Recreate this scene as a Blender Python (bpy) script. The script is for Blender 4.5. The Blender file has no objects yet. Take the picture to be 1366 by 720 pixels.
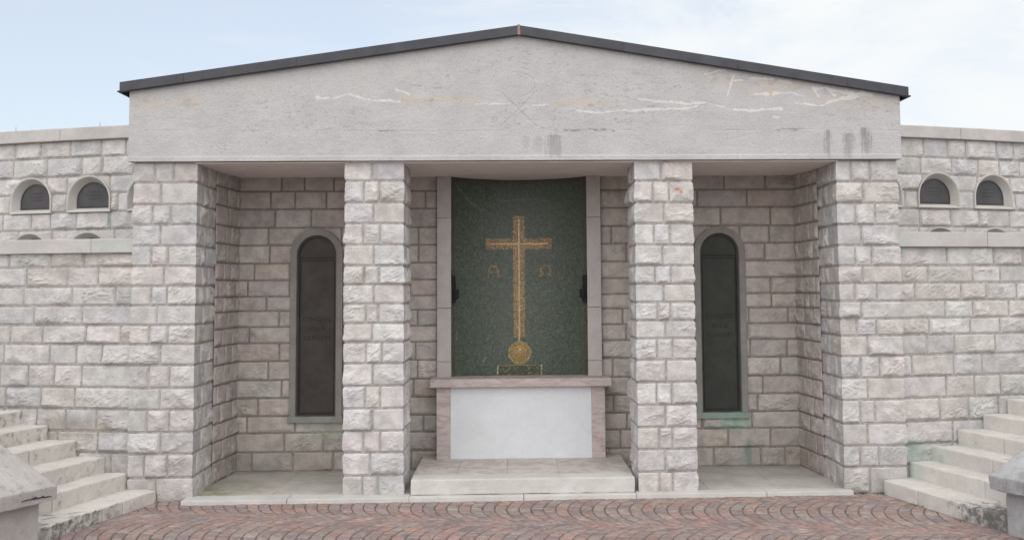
import bpy, bmesh, math, random
import numpy as np
from mathutils import Vector, Matrix
R = math.radians
rng = np.random.default_rng(7)
random.seed(7)
scene = bpy.context.scene
COL = scene.collection

# ------------------------------------------------------------------ camera
CAM = dict(f=1229.8, px=714.37, py=303.09, yaw=.0246, pit=.0662, rol=.0070, loc=(-.059, -7.8744, 1.7436))
def make_camera():
    c = bpy.data.cameras.new('camera'); o = bpy.data.objects.new('camera', c); COL.objects.link(o)
    cy, sy = math.cos(CAM['yaw']), math.sin(CAM['yaw'])
    cp, sp = math.cos(CAM['pit']), math.sin(CAM['pit'])
    cr, sr = math.cos(CAM['rol']), math.sin(CAM['rol'])
    xa = Vector((cy, -sy, 0)); ya = Vector((sy, cy, 0)); za = Vector((0, 0, 1))
    fw = ya*cp + za*sp; up = za*cp - ya*sp
    r2 = xa*cr - up*sr; u2 = xa*sr + up*cr
    m = Matrix((r2, u2, -fw)).transposed().to_4x4(); m.translation = Vector(CAM['loc'])
    o.matrix_world = m
    c.sensor_width = 36; c.lens = 36*CAM['f']/1366
    c.shift_x = (683-CAM['px'])/1366; c.shift_y = (CAM['py']-360)/1366
    c.clip_end = 5000
    scene.camera = o
make_camera()

# ------------------------------------------------------------------ sky, sun, exposure
SUN_EL, SUN_AZ = R(44), R(-172)      # azimuth from +Y towards +X : in front of the facade, a little to the left
def make_world():
    w = bpy.data.worlds.new('World'); scene.world = w; w.use_nodes = True
    nt = w.node_tree; nt.nodes.clear(); N = nt.nodes.new; L = nt.links.new
    out = N('ShaderNodeOutputWorld'); bg = N('ShaderNodeBackground'); bg.inputs['Strength'].default_value = .15
    sky = N('ShaderNodeTexSky'); sky.sky_type = 'NISHITA'; sky.sun_disc = False
    sky.sun_elevation = SUN_EL; sky.sun_rotation = SUN_AZ
    sky.air_density = 1.0; sky.dust_density = 2.5; sky.ozone_density = 1.0
    tc = N('ShaderNodeTexCoord'); mp = N('ShaderNodeMapping'); mp.inputs['Scale'].default_value = (1.2, 1.2, 3.0)
    nz = N('ShaderNodeTexNoise'); nz.inputs['Scale'].default_value = 2.3; nz.inputs['Detail'].default_value = 7; nz.inputs['Roughness'].default_value = .6; nz.inputs['Distortion'].default_value = .4
    L(tc.outputs['Generated'], mp.inputs['Vector']); L(mp.outputs['Vector'], nz.inputs['Vector'])
    sp = N('ShaderNodeSeparateXYZ'); L(tc.outputs['Generated'], sp.inputs[0])
    mr = N('ShaderNodeMapRange'); mr.inputs[1].default_value = -.28; mr.inputs[2].default_value = .34; mr.inputs[3].default_value = -.30; mr.inputs[4].default_value = .42
    L(sp.outputs['X'], mr.inputs[0])
    ad = N('ShaderNodeMath'); ad.operation = 'ADD'; ex = N('ShaderNodeMapRange'); ex.clamp = False; ex.inputs[1].default_value = .3; ex.inputs[2].default_value = .7; ex.inputs[3].default_value = .12; ex.inputs[4].default_value = .88; L(nz.outputs['Fac'], ex.inputs[0]); L(ex.outputs[0], ad.inputs[0]); L(mr.outputs[0], ad.inputs[1])
    # a general veil of thin cloud on the side behind the camera
    my = N('ShaderNodeMapRange'); my.inputs[1].default_value = .3; my.inputs[2].default_value = -.5; my.inputs[3].default_value = 0; my.inputs[4].default_value = .45
    L(sp.outputs['Y'], my.inputs[0])
    ad2 = N('ShaderNodeMath'); ad2.operation = 'ADD'; L(ad.outputs[0], ad2.inputs[0]); L(my.outputs[0], ad2.inputs[1])
    rp = N('ShaderNodeMapRange'); rp.inputs[1].default_value = .20; rp.inputs[2].default_value = .98; rp.inputs[3].default_value = .5; rp.inputs[4].default_value = 1.0
    rp.interpolation_type = 'SMOOTHSTEP'
    L(ad2.outputs[0], rp.inputs[0])
    mx = N('ShaderNodeMix'); mx.data_type = 'RGBA'
    L(rp.outputs[0], mx.inputs[0]); L(sky.outputs[0], mx.inputs[6])
    mx.inputs[7].default_value = (4.95, 5.08, 5.12, 1)
    L(mx.outputs[2], bg.inputs['Color']); L(bg.outputs[0], out.inputs['Surface'])
make_world()
def make_sun():
    l = bpy.data.lights.new('sun', 'SUN'); l.energy = 2.6; l.angle = R(115); l.color = (1, .98, .97)
    o = bpy.data.objects.new('sun', l); COL.objects.link(o); o.location = (0, -10, 20)
    d = Vector((math.sin(SUN_AZ)*math.cos(SUN_EL), math.cos(SUN_AZ)*math.cos(SUN_EL), math.sin(SUN_EL)))
    o.rotation_euler = d.to_track_quat('Z', 'Y').to_euler()
make_sun()
vs = scene.view_settings
vs.view_transform = 'Standard'; vs.look = 'None'; vs.exposure = 0.35; vs.gamma = 1; vs.use_curve_mapping = False

# ------------------------------------------------------------------ noise in numpy
def _h(ix, iy, iz, seed):
    with np.errstate(over='ignore'):
        h = (ix.astype(np.uint32)*np.uint32(374761393) + iy.astype(np.uint32)*np.uint32(668265263)
             + iz.astype(np.uint32)*np.uint32(2147483647) + np.uint32((seed*1274126177) & 0xffffffff))
        h = (h ^ (h >> np.uint32(13)))*np.uint32(1274126177)
        h = (h ^ (h >> np.uint32(16)))*np.uint32(2246822519)
        h = h ^ (h >> np.uint32(15))
    return h.astype(np.float64)/4294967295.0
def vnoise(p, seed=0):
    p = np.asarray(p, float); i = np.floor(p).astype(np.int64); f = p-i; f = f*f*(3-2*f)
    r = 0
    for dx in (0, 1):
        for dy in (0, 1):
            for dz in (0, 1):
                w = (f[:, 0] if dx else 1-f[:, 0])*(f[:, 1] if dy else 1-f[:, 1])*(f[:, 2] if dz else 1-f[:, 2])
                r = r + w*_h(i[:, 0]+dx, i[:, 1]+dy, i[:, 2]+dz, seed)
    return r*2-1
def fbm(p, octv=4, seed=0):
    p = np.asarray(p, float); a, s, t = 1., 0, 0
    for k in range(octv):
        s = s + a*vnoise(p*(2.03**k)+17.3*k, seed+k); t += a; a *= .5
    return s/t
def sstep(a, b, x):
    t = np.clip((x-a)/(b-a), 0, 1); return t*t*(3-2*t)

# ------------------------------------------------------------------ materials
def newmat(name):
    m = bpy.data.materials.new(name); m.use_nodes = True
    nt = m.node_tree; nt.nodes.clear()
    out = nt.nodes.new('ShaderNodeOutputMaterial'); b = nt.nodes.new('ShaderNodeBsdfPrincipled')
    nt.links.new(b.outputs[0], out.inputs[0])
    return m, nt, b
def n_noise(nt, scale, detail=5, rough=.6, vec=None, dist=0):
    n = nt.nodes.new('ShaderNodeTexNoise'); n.inputs['Scale'].default_value = scale
    n.inputs['Detail'].default_value = detail; n.inputs['Roughness'].default_value = rough; n.inputs['Distortion'].default_value = dist
    if vec is not None: nt.links.new(vec, n.inputs['Vector'])
    return n.outputs['Fac']
def n_pos(nt, scale=(1, 1, 1)):
    g = nt.nodes.new('ShaderNodeNewGeometry'); m = nt.nodes.new('ShaderNodeMapping'); m.inputs['Scale'].default_value = scale
    nt.links.new(g.outputs['Position'], m.inputs['Vector']); return m.outputs['Vector']
def n_range(nt, v, a, b, c, d, smooth=True):
    n = nt.nodes.new('ShaderNodeMapRange'); n.clamp = True
    if smooth: n.interpolation_type = 'SMOOTHSTEP'
    for i, x in enumerate((a, b, c, d)): n.inputs[i+1].default_value = x
    nt.links.new(v, n.inputs[0]); return n.outputs[0]
def n_mix(nt, fac, a, b, mode='MIX'):
    n = nt.nodes.new('ShaderNodeMix'); n.data_type = 'RGBA'; n.blend_type = mode
    for sock, v in ((0, fac), (6, a), (7, b)):
        if isinstance(v, (int, float)): n.inputs[sock].default_value = v
        elif isinstance(v, tuple): n.inputs[sock].default_value = v if len(v) == 4 else (*v, 1)
        else: nt.links.new(v, n.inputs[sock])
    return n.outputs[2]
def n_math(nt, op, a, b):
    n = nt.nodes.new('ShaderNodeMath'); n.operation = op
    for i, v in enumerate((a, b)):
        if isinstance(v, (int, float)): n.inputs[i].default_value = v
        else: nt.links.new(v, n.inputs[i])
    return n.outputs[0]
def n_bump(nt, b, h, dist, strength=1.0):
    n = nt.nodes.new('ShaderNodeBump'); n.inputs['Strength'].default_value = strength; n.inputs['Distance'].default_value = dist
    nt.links.new(h, n.inputs['Height']); nt.links.new(n.outputs[0], b.inputs['Normal'])
def n_attr(nt, name):
    n = nt.nodes.new('ShaderNodeAttribute'); n.attribute_name = name; return n

def mat_rock():
    m, nt, b = newmat('rock_faced_limestone'); pos = n_pos(nt)
    c = n_attr(nt, 'tone').outputs['Color']
    big = n_range(nt, n_noise(nt, 9, 5, .65, pos), .3, .7, .80, 1.12)
    c = n_mix(nt, 1.0, c, big, 'MULTIPLY')
    pink = n_range(nt, n_noise(nt, 5, 4, .6, pos), .52, .72, 0, .32)
    c = n_mix(nt, pink, c, (.49, .425, .395))
    grey = n_range(nt, n_noise(nt, 15, 7, .74, n_pos(nt, (1, 1, 2.2)), .8), .54, .70, 0, .55)
    c = n_mix(nt, grey, c, (.285, .28, .285))
    pits = n_range(nt, n_noise(nt, 120, 3, .6, pos), .66, .74, 0, .6)
    c = n_mix(nt, pits, c, (.13, .12, .115))
    nt.links.new(c, b.inputs['Base Color']); b.inputs['Roughness'].default_value = .92; b.inputs['Specular IOR Level'].default_value = .25
    h = n_math(nt, 'ADD', n_noise(nt, 55, 6, .7, pos), n_math(nt, 'MULTIPLY', n_noise(nt, 190, 3, .6, pos), .35))
    n_bump(nt, b, h, .012, .8)
    return m
def mat_mortar():
    m, nt, b = newmat('mortar'); pos = n_pos(nt)
    c = n_attr(nt, 'tone').outputs['Color']
    v = n_range(nt, n_noise(nt, 30, 5, .6, pos), .3, .7, .7, 1.15)
    c = n_mix(nt, 1.0, c, v, 'MULTIPLY')
    nt.links.new(c, b.inputs['Base Color']); b.inputs['Roughness'].default_value = .95
    n_bump(nt, b, n_noise(nt, 160, 4, .6, pos), .006, .7)
    return m
def mat_beam():
    m, nt, b = newmat('washed_concrete'); pos = n_pos(nt); pstr = n_pos(nt, (3.2, 3.2, 26))
    at = n_attr(nt, 'marks')
    sep = nt.nodes.new('ShaderNodeSeparateColor'); nt.links.new(at.outputs['Color'], sep.inputs[0])
    v = n_range(nt, n_noise(nt, 3.0, 6, .65, pos), .3, .7, 0, 1)
    c = n_mix(nt, v, (.375, .365, .366), (.43, .418, .416))
    st = n_range(nt, n_noise(nt, 2.2, 6, .68, pstr, .3), .56, .76, 0, .55)
    c = n_mix(nt, st, c, (.33, .32, .315))
    # dark open pores, elongated along the board marks
    po = n_range(nt, n_noise(nt, 9, 4, .75, pstr), .64, .72, 0, .55)
    c = n_mix(nt, po, c, (.16, .15, .145))
    sp = n_range(nt, n_noise(nt, 75, 4, .75, pos), .50, .68, 0, .42)
    c = n_mix(nt, sp, c, (.27, .26, .255))
    wh = n_range(nt, n_noise(nt, 90, 3, .6, n_pos(nt, (1, 1, 1.7))), .54, .68, 0, .4)
    c = n_mix(nt, wh, c, (.56, .545, .53))
    # repairs, seeping lime and drips, each with its own outline
    c = n_mix(nt, n_math(nt, 'MULTIPLY', sep.outputs[1], .75), c, (.45, .385, .315))
    c = n_mix(nt, n_math(nt, 'MULTIPLY', sep.outputs[2], .75), c, (.155, .155, .16))
    c = n_mix(nt, n_math(nt, 'MULTIPLY', sep.outputs[0], .6), c, (.62, .61, .60))
    nt.links.new(c, b.inputs['Base Color']); b.inputs['Roughness'].default_value = .9; b.inputs['Specular IOR Level'].default_value = .25
    h = n_math(nt, 'ADD', n_noise(nt, 110, 4, .7, pos), n_math(nt, 'MULTIPLY', n_noise(nt, 9, 5, .7, pstr), .6))
    n_bump(nt, b, h, .006, .7)
    return m
def mat_dressed(name, base, alt, lichen=.5, lich_col=(.10, .10, .10), yellow=0., veins=None, lscale=7, tint=None):
    m, nt, b = newmat(name); pos = n_pos(nt)
    v = n_range(nt, n_noise(nt, 4, 6, .65, pos), .3, .7, 0, 1)
    c = n_mix(nt, v, base, alt)
    if veins:
        vv = n_range(nt, n_noise(nt, 3.5, 5, .6, n_pos(nt, (1.0, 1.0, 5.0)), 2.0), .46, .58, 0, .7)
        c = n_mix(nt, vv, c, veins)
    f = n_range(nt, n_noise(nt, 80, 4, .7, pos), .5, .75, 0, .35)
    c = n_mix(nt, f, c, tuple(x*.6 for x in base))
    l = n_math(nt, 'MULTIPLY', n_noise(nt, lscale, 7, .72, pos), 1.0)
    g = n_attr(nt, 'grime').outputs['Fac']
    l = n_math(nt, 'ADD', l, n_math(nt, 'MULTIPLY', g, .32))
    fine = n_noise(nt, lscale*5, 5, .75, pos)
    l = n_math(nt, 'ADD', l, n_math(nt, 'MULTIPLY', n_math(nt, 'SUBTRACT', fine, .5), .38))
    lm = n_range(nt, l, .58, .88, 0, lichen)
    c = n_mix(nt, lm, c, lich_col)
    if tint:
        t = n_attr(nt, 'verdigris').outputs['Fac']
        tm = n_math(nt, 'MULTIPLY', t, n_range(nt, n_noise(nt, 11, 5, .65, pos), .3, .65, .15, .75))
        c = n_mix(nt, tm, c, tint)
    if yellow:
        y = n_range(nt, n_noise(nt, 5, 5, .6, pos), .55, .7, 0, yellow)
        c = n_mix(nt, y, c, (.42, .36, .20))
    nt.links.new(c, b.inputs['Base Color']); b.inputs['Roughness'].default_value = .9; b.inputs['Specular IOR Level'].default_value = .2
    h = n_math(nt, 'ADD', n_noise(nt, 70, 5, .7, pos), n_math(nt, 'MULTIPLY', n_noise(nt, 14, 4, .6, pos), .8))
    n_bump(nt, b, h, .005, .6)
    return m
def mat_simple(name, c0, c1, rough=.8, scale=8, bump=.002, metal=0., bscale=60, spec=.4):
    m, nt, b = newmat(name); pos = n_pos(nt)
    v = n_range(nt, n_noise(nt, scale, 6, .65, pos), .3, .7, 0, 1)
    nt.links.new(n_mix(nt, v, c0, c1), b.inputs['Base Color'])
    b.inputs['Roughness'].default_value = rough; b.inputs['Metallic'].default_value = metal; b.inputs['Specular IOR Level'].default_value = spec
    n_bump(nt, b, n_noise(nt, bscale, 5, .65, pos), bump, .6)
    return m
def mat_tone(name, rough=.6, metal=0., bump=.002, scale=200, lo=.75, hi=1.15, nsc=40):
    m, nt, b = newmat(name); pos = n_pos(nt)
    c = n_attr(nt, 'tone').outputs['Color']
    c = n_mix(nt, 1.0, c, n_range(nt, n_noise(nt, nsc, 5, .65, pos), .3, .7, lo, hi), 'MULTIPLY')
    nt.links.new(c, b.inputs['Base Color']); b.inputs['Roughness'].default_value = rough; b.inputs['Metallic'].default_value = metal
    n_bump(nt, b, n_noise(nt, scale, 4, .6, pos), bump, .6)
    return m
def mat_bronze(name, c0, c1, green):
    m, nt, b = newmat(name); pos = n_pos(nt); ps = n_pos(nt, (9, 9, 1.2))
    v = n_range(nt, n_noise(nt, 5, 6, .65, pos), .3, .7, 0, 1)
    c = n_mix(nt, v, c0, c1)
    g = n_range(nt, n_noise(nt, 2.0, 6, .7, ps), .50, .72, 0, .6)
    c = n_mix(nt, g, c, green)
    nt.links.new(c, b.inputs['Base Color']); b.inputs['Metallic'].default_value = .1; b.inputs['Roughness'].default_value = .6; b.inputs['Specular IOR Level'].default_value = .3
    n_bump(nt, b, n_noise(nt, 90, 5, .6, pos), .002, .5)
    return m
M = {}
M['rock'] = mat_rock(); M['mortar'] = mat_mortar(); M['beam'] = mat_beam()
M['coping'] = mat_dressed('grey_coping_stone', (.37, .345, .335), (.44, .415, .40), .55, (.17, .17, .175), tint=(.30, .45, .38))
M['step'] = mat_dressed('worn_step_stone', (.49, .457, .425), (.56, .53, .495), .85, (.075, .072, .07), lscale=17, tint=(.25, .42, .35))
M['cap'] = mat_dressed('lichen_parapet_stone', (.33, .308, .298), (.42, .392, .375), .7, (.13, .125, .125), lscale=14)
M['capgrey'] = mat_dressed('grey_parapet_stone', (.25, .25, .255), (.38, .375, .375), .7, (.11, .11, .115), lscale=6)
M['pale'] = mat_dressed('pale_edge_stone', (.43, .41, .39), (.50, .48, .46), .6, (.24, .225, .205))
M['floor'] = mat_dressed('floor_slabs', (.36, .335, .31), (.46, .43, .40), .5, (.17, .155, .13), lscale=3, tint=(.16, .17, .06))
M['predella'] = mat_dressed('veined_step_slab', (.42, .385, .36), (.52, .485, .455), .5, (.22, .20, .18), lscale=4, veins=(.37, .32, .295))
M['jamb'] = mat_dressed('jamb_stone', (.36, .335, .32), (.43, .40, .385), .3, (.22, .2, .19))
M['surround'] = mat_dressed('niche_surround_stone', (.205, .187, .175), (.27, .25, .235), .5, (.11, .105, .10), tint=(.20, .36, .30))
M['cement'] = mat_dressed('niche_cement', (.40, .385, .36), (.47, .45, .425), .3, (.22, .21, .2), tint=(.08, .26, .21))
M['ceiling'] = mat_simple('plastered_soffit', (.70, .635, .605), (.76, .70, .67), .9, 5, .002)
M['marble'] = mat_dressed('pink_marble', (.38, .325, .31), (.45, .395, .38), .35, (.20, .16, .15), veins=(.32, .245, .232))
M['white'] = mat_dressed('white_painted_panel', (.525, .535, .555), (.57, .58, .60), .34, (.50, .50, .50), lscale=5)
M['roof'] = mat_simple('dark_sheet_metal', (.036, .037, .045), (.056, .057, .066), .55, 6, .0015, .3)
M['rust'] = mat_simple('red_lead_patch', (.20, .11, .10), (.32, .19, .175), .8, 40)
M['mosaic'] = mat_tone('mosaic_tesserae', .42, 0, .001, 300, .8, 1.2, 30)
M['gold'] = mat_tone('gold_tesserae', .40, .35, .001, 300, .8, 1.2, 60)
M['iron'] = mat_simple('black_iron', (.008, .008, .009), (.016, .016, .018), .7, 30, .002, 0, spec=.2)
M['bronze'] = mat_bronze('brown_bronze', (.040, .033, .030), (.062, .050, .045), (.034, .048, .047))
M['bronzegreen'] = mat_bronze('olive_bronze', (.029, .031, .027), (.043, .045, .038), (.030, .042, .037))
M['letter'] = mat_simple('dark_letters', (.010, .011, .010), (.016, .018, .016), .6, 40)
M['plaque'] = mat_bronze('grey_bronze', (.052, .050, .053), (.075, .072, .076), (.045, .056, .056))
M['cobble'] = mat_tone('porphyry_setts', .8, 0, .004, 110, .75, 1.2, 22)
M['soil2'] = mat_simple('dark_crack', (.02, .018, .016), (.04, .036, .03), .95, 30)
M['soil'] = mat_simple('joint_soil', (.085, .068, .058), (.14, .115, .10), .95, 12, .006)
M['ground'] = mat_simple('pale_gravel_ground', (.30, .275, .255), (.38, .35, .325), .95, 1.5, .01)
M['terrace'] = mat_simple('terrace_paving', (.30, .28, .26), (.38, .36, .34), .9, 4, .004)
M['grass'] = mat_simple('dry_grass', (.16, .13, .07), (.12, .14, .05), .8, 30)
M['moss'] = mat_simple('moss_green', (.045, .075, .022), (.09, .11, .035), .9, 40)

# ------------------------------------------------------------------ objects
BASE = {}
def link(o, parent=None):
    COL.objects.link(o)
    if parent is not None: o.parent = parent
    return o
def thing(name, label, cat, loc=(0, 0, 0), group=None, kind=None):
    o = bpy.data.objects.new(name, None); o.empty_display_size = .2; link(o); o.location = loc
    BASE[o.name] = np.array(loc, float)
    o['label'] = label; o['category'] = cat
    if group: o['group'] = group
    o['kind'] = kind or 'thing'
    return o
class MB:
    """collects geometry in world coordinates and links it as one mesh object"""
    def __init__(s): s.v = []; s.f = []; s.c = []; s.mi = []; s.n = 0; s.attr = {}
    def add(s, v, f, col=None, mi=0, **attr):
        v = np.asarray(v, float).reshape(-1, 3); k = len(v)
        s.v.append(v)
        for q in f: s.f.append(tuple(int(i)+s.n for i in q)); s.mi.append(mi)
        s.c.append(np.tile(np.array((.5, .5, .5), float), (k, 1)) if col is None else np.broadcast_to(np.asarray(col, float), (k, 3)))
        for a in set(list(attr)+list(s.attr)):
            s.attr.setdefault(a, [np.zeros(s.n)] if s.n else [])
            s.attr[a].append(np.broadcast_to(np.asarray(attr.get(a, 0.), float), (k,)))
        s.n += k
    def build(s, name, mats, parent=None, smooth=False, colname='tone'):
        me = bpy.data.meshes.new(name)
        v = np.concatenate(s.v)
        o = bpy.data.objects.new(name, me); link(o, parent)
        base = BASE[parent.name] if parent is not None else np.zeros(3)
        BASE[o.name] = base
        nf = len(s.f)
        lens = np.array([len(q) for q in s.f], np.int32)
        idx = np.array([i for q in s.f for i in q], np.int32)
        me.vertices.add(len(v)); me.vertices.foreach_set('co', (v-base).astype(np.float32).ravel())
        me.loops.add(len(idx)); me.loops.foreach_set('vertex_index', idx)
        st = np.concatenate([[0], np.cumsum(lens)[:-1]]).astype(np.int32)
        me.polygons.add(nf); me.polygons.foreach_set('loop_start', st)
        try: me.polygons.foreach_set('loop_total', lens)
        except Exception: pass
        mats = mats if isinstance(mats, (list, tuple)) else [mats]
        for m in mats: me.materials.append(m)
        me.polygons.foreach_set('material_index', np.array(s.mi, np.int32))
        me.polygons.foreach_set('use_smooth', np.full(nf, bool(smooth)))
        col = np.concatenate(s.c); a = me.attributes.new(colname, 'FLOAT_COLOR', 'POINT')
        a.data.foreach_set('color', np.concatenate([col, np.ones((len(col), 1))], 1).astype(np.float32).ravel())
        for k, arr in s.attr.items():
            a = me.attributes.new(k, 'FLOAT', 'POINT'); a.data.foreach_set('value', np.concatenate(arr).astype(np.float32))
        me.update(calc_edges=True); me.validate()
        return o

def prism(mb, poly, z0, z1, bevel=.008, cell=.06, wob=.003, seed=1, shear=None, bot=True, grime=None, verd=None, col=None):
    """plan polygon extruded upwards, edges bevelled, faces cut up and slightly worn; shear(x,y)->dz lifts it; optional grime masks"""
    bm = bmesh.new()
    lo = [bm.verts.new((x, y, z0)) for x, y in poly]; hi = [bm.verts.new((x, y, z1)) for x, y in poly]
    n = len(poly)
    bm.faces.new(hi); bm.faces.new(list(reversed(lo)))
    for i in range(n): bm.faces.new((lo[i], lo[(i+1) % n], hi[(i+1) % n], hi[i]))
    finish(mb, bm, bevel, cell, wob, seed, shear, grime, verd, col)
def hexa(mb, c8, bevel=.008, cell=.06, wob=.003, seed=1, grime=None, verd=None, col=None):
    """c8 = four lower corners then four upper corners, same order"""
    bm = bmesh.new(); v = [bm.verts.new(p) for p in c8]
    bm.faces.new((v[4], v[5], v[6], v[7])); bm.faces.new((v[3], v[2], v[1], v[0]))
    for i in range(4): j = (i+1) % 4; bm.faces.new((v[i], v[j], v[4+j], v[4+i]))
    finish(mb, bm, bevel, cell, wob, seed, None, grime, verd, col)
def finish(mb, bm, bevel, cell, wob, seed, shear, grime, verd, col):
    bmesh.ops.recalc_face_normals(bm, faces=bm.faces)
    if bevel: bmesh.ops.bevel(bm, geom=list(bm.edges), offset=bevel, segments=2, profile=.6, affect='EDGES', clamp_overlap=True)
    if cell:
        for it in range(6):
            es = [e for e in bm.edges if e.calc_length() > cell*1.6]
            if not es: break
            bmesh.ops.subdivide_edges(bm, edges=es, cuts=1, use_grid_fill=True)
    bm.verts.ensure_lookup_table(); bm.normal_update()
    v = np.array([p.co[:] for p in bm.verts]); nn = np.array([p.normal[:] for p in bm.verts])
    if wob:
        d = fbm(v*9, 3, seed)*wob*1.3 + fbm(v*40, 2, seed+9)*wob*.7
        v = v + nn*d[:, None]
    if shear is not None: v[:, 2] += shear(v[:, 0], v[:, 1])
    at = {}
    if grime is not None: at['grime'] = grime(v)
    if verd is not None: at['verdigris'] = verd(v)
    mb.add(v, [[q.index for q in f.verts] for f in bm.faces], col, **at)
    bm.free()
def boxp(mb, x0, x1, y0, y1, z0, z1, **k): prism(mb, [(x0, y0), (x1, y0), (x1, y1), (x0, y1)], z0, z1, **k)

# ------------------------------------------------------------------ rock-faced masonry
class Path:
    def __init__(s, pts):
        s.p = np.array(pts, float); d = np.diff(s.p, axis=0); s.l = np.hypot(d[:, 0], d[:, 1])
        s.s = np.concatenate([[0], np.cumsum(s.l)]); s.t = d/s.l[:, None]
        s.nm = np.stack([s.t[:, 1], -s.t[:, 0]], 1)
        s.corners = s.s[1:-1]; s.L = s.s[-1]
    def at(s, q):
        q = np.asarray(q, float); i = np.clip(np.searchsorted(s.s, q, 'right')-1, 0, len(s.l)-1)
        pos = s.p[i] + s.t[i]*(q-s.s[i])[:, None]; nn = s.nm[i].copy()
        for k, c in enumerate(s.corners):
            m = np.abs(q-c) < 1e-7
            if m.any():
                a, b = s.nm[k], s.nm[k+1]; nn[m] = (a+b)/(1+a@b)
        return pos, nn
def arch_sd(cx, z0, hw, zt):
    """signed distance (negative inside) to an arch opening: half width hw, sill z0, crown zt"""
    zc = zt-hw
    def f(s, z):
        r = np.hypot(s-cx, z-zc)-hw
        side = np.abs(s-cx)-hw; low = np.maximum(side, z0-z)
        up = np.where(z > zc, r, low)
        out = (side > 0) & (z < z0)
        return np.where(out, np.hypot(np.maximum(side, 0), z0-z), up)
    return f
PAL = np.array((.975, .985, .99))*np.array([(.485, .455, .44), (.50, .472, .458), (.475, .45, .438), (.50, .465, .445), (.468, .452, .448), (.52, .495, .48), (.495, .455, .43)])
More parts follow.
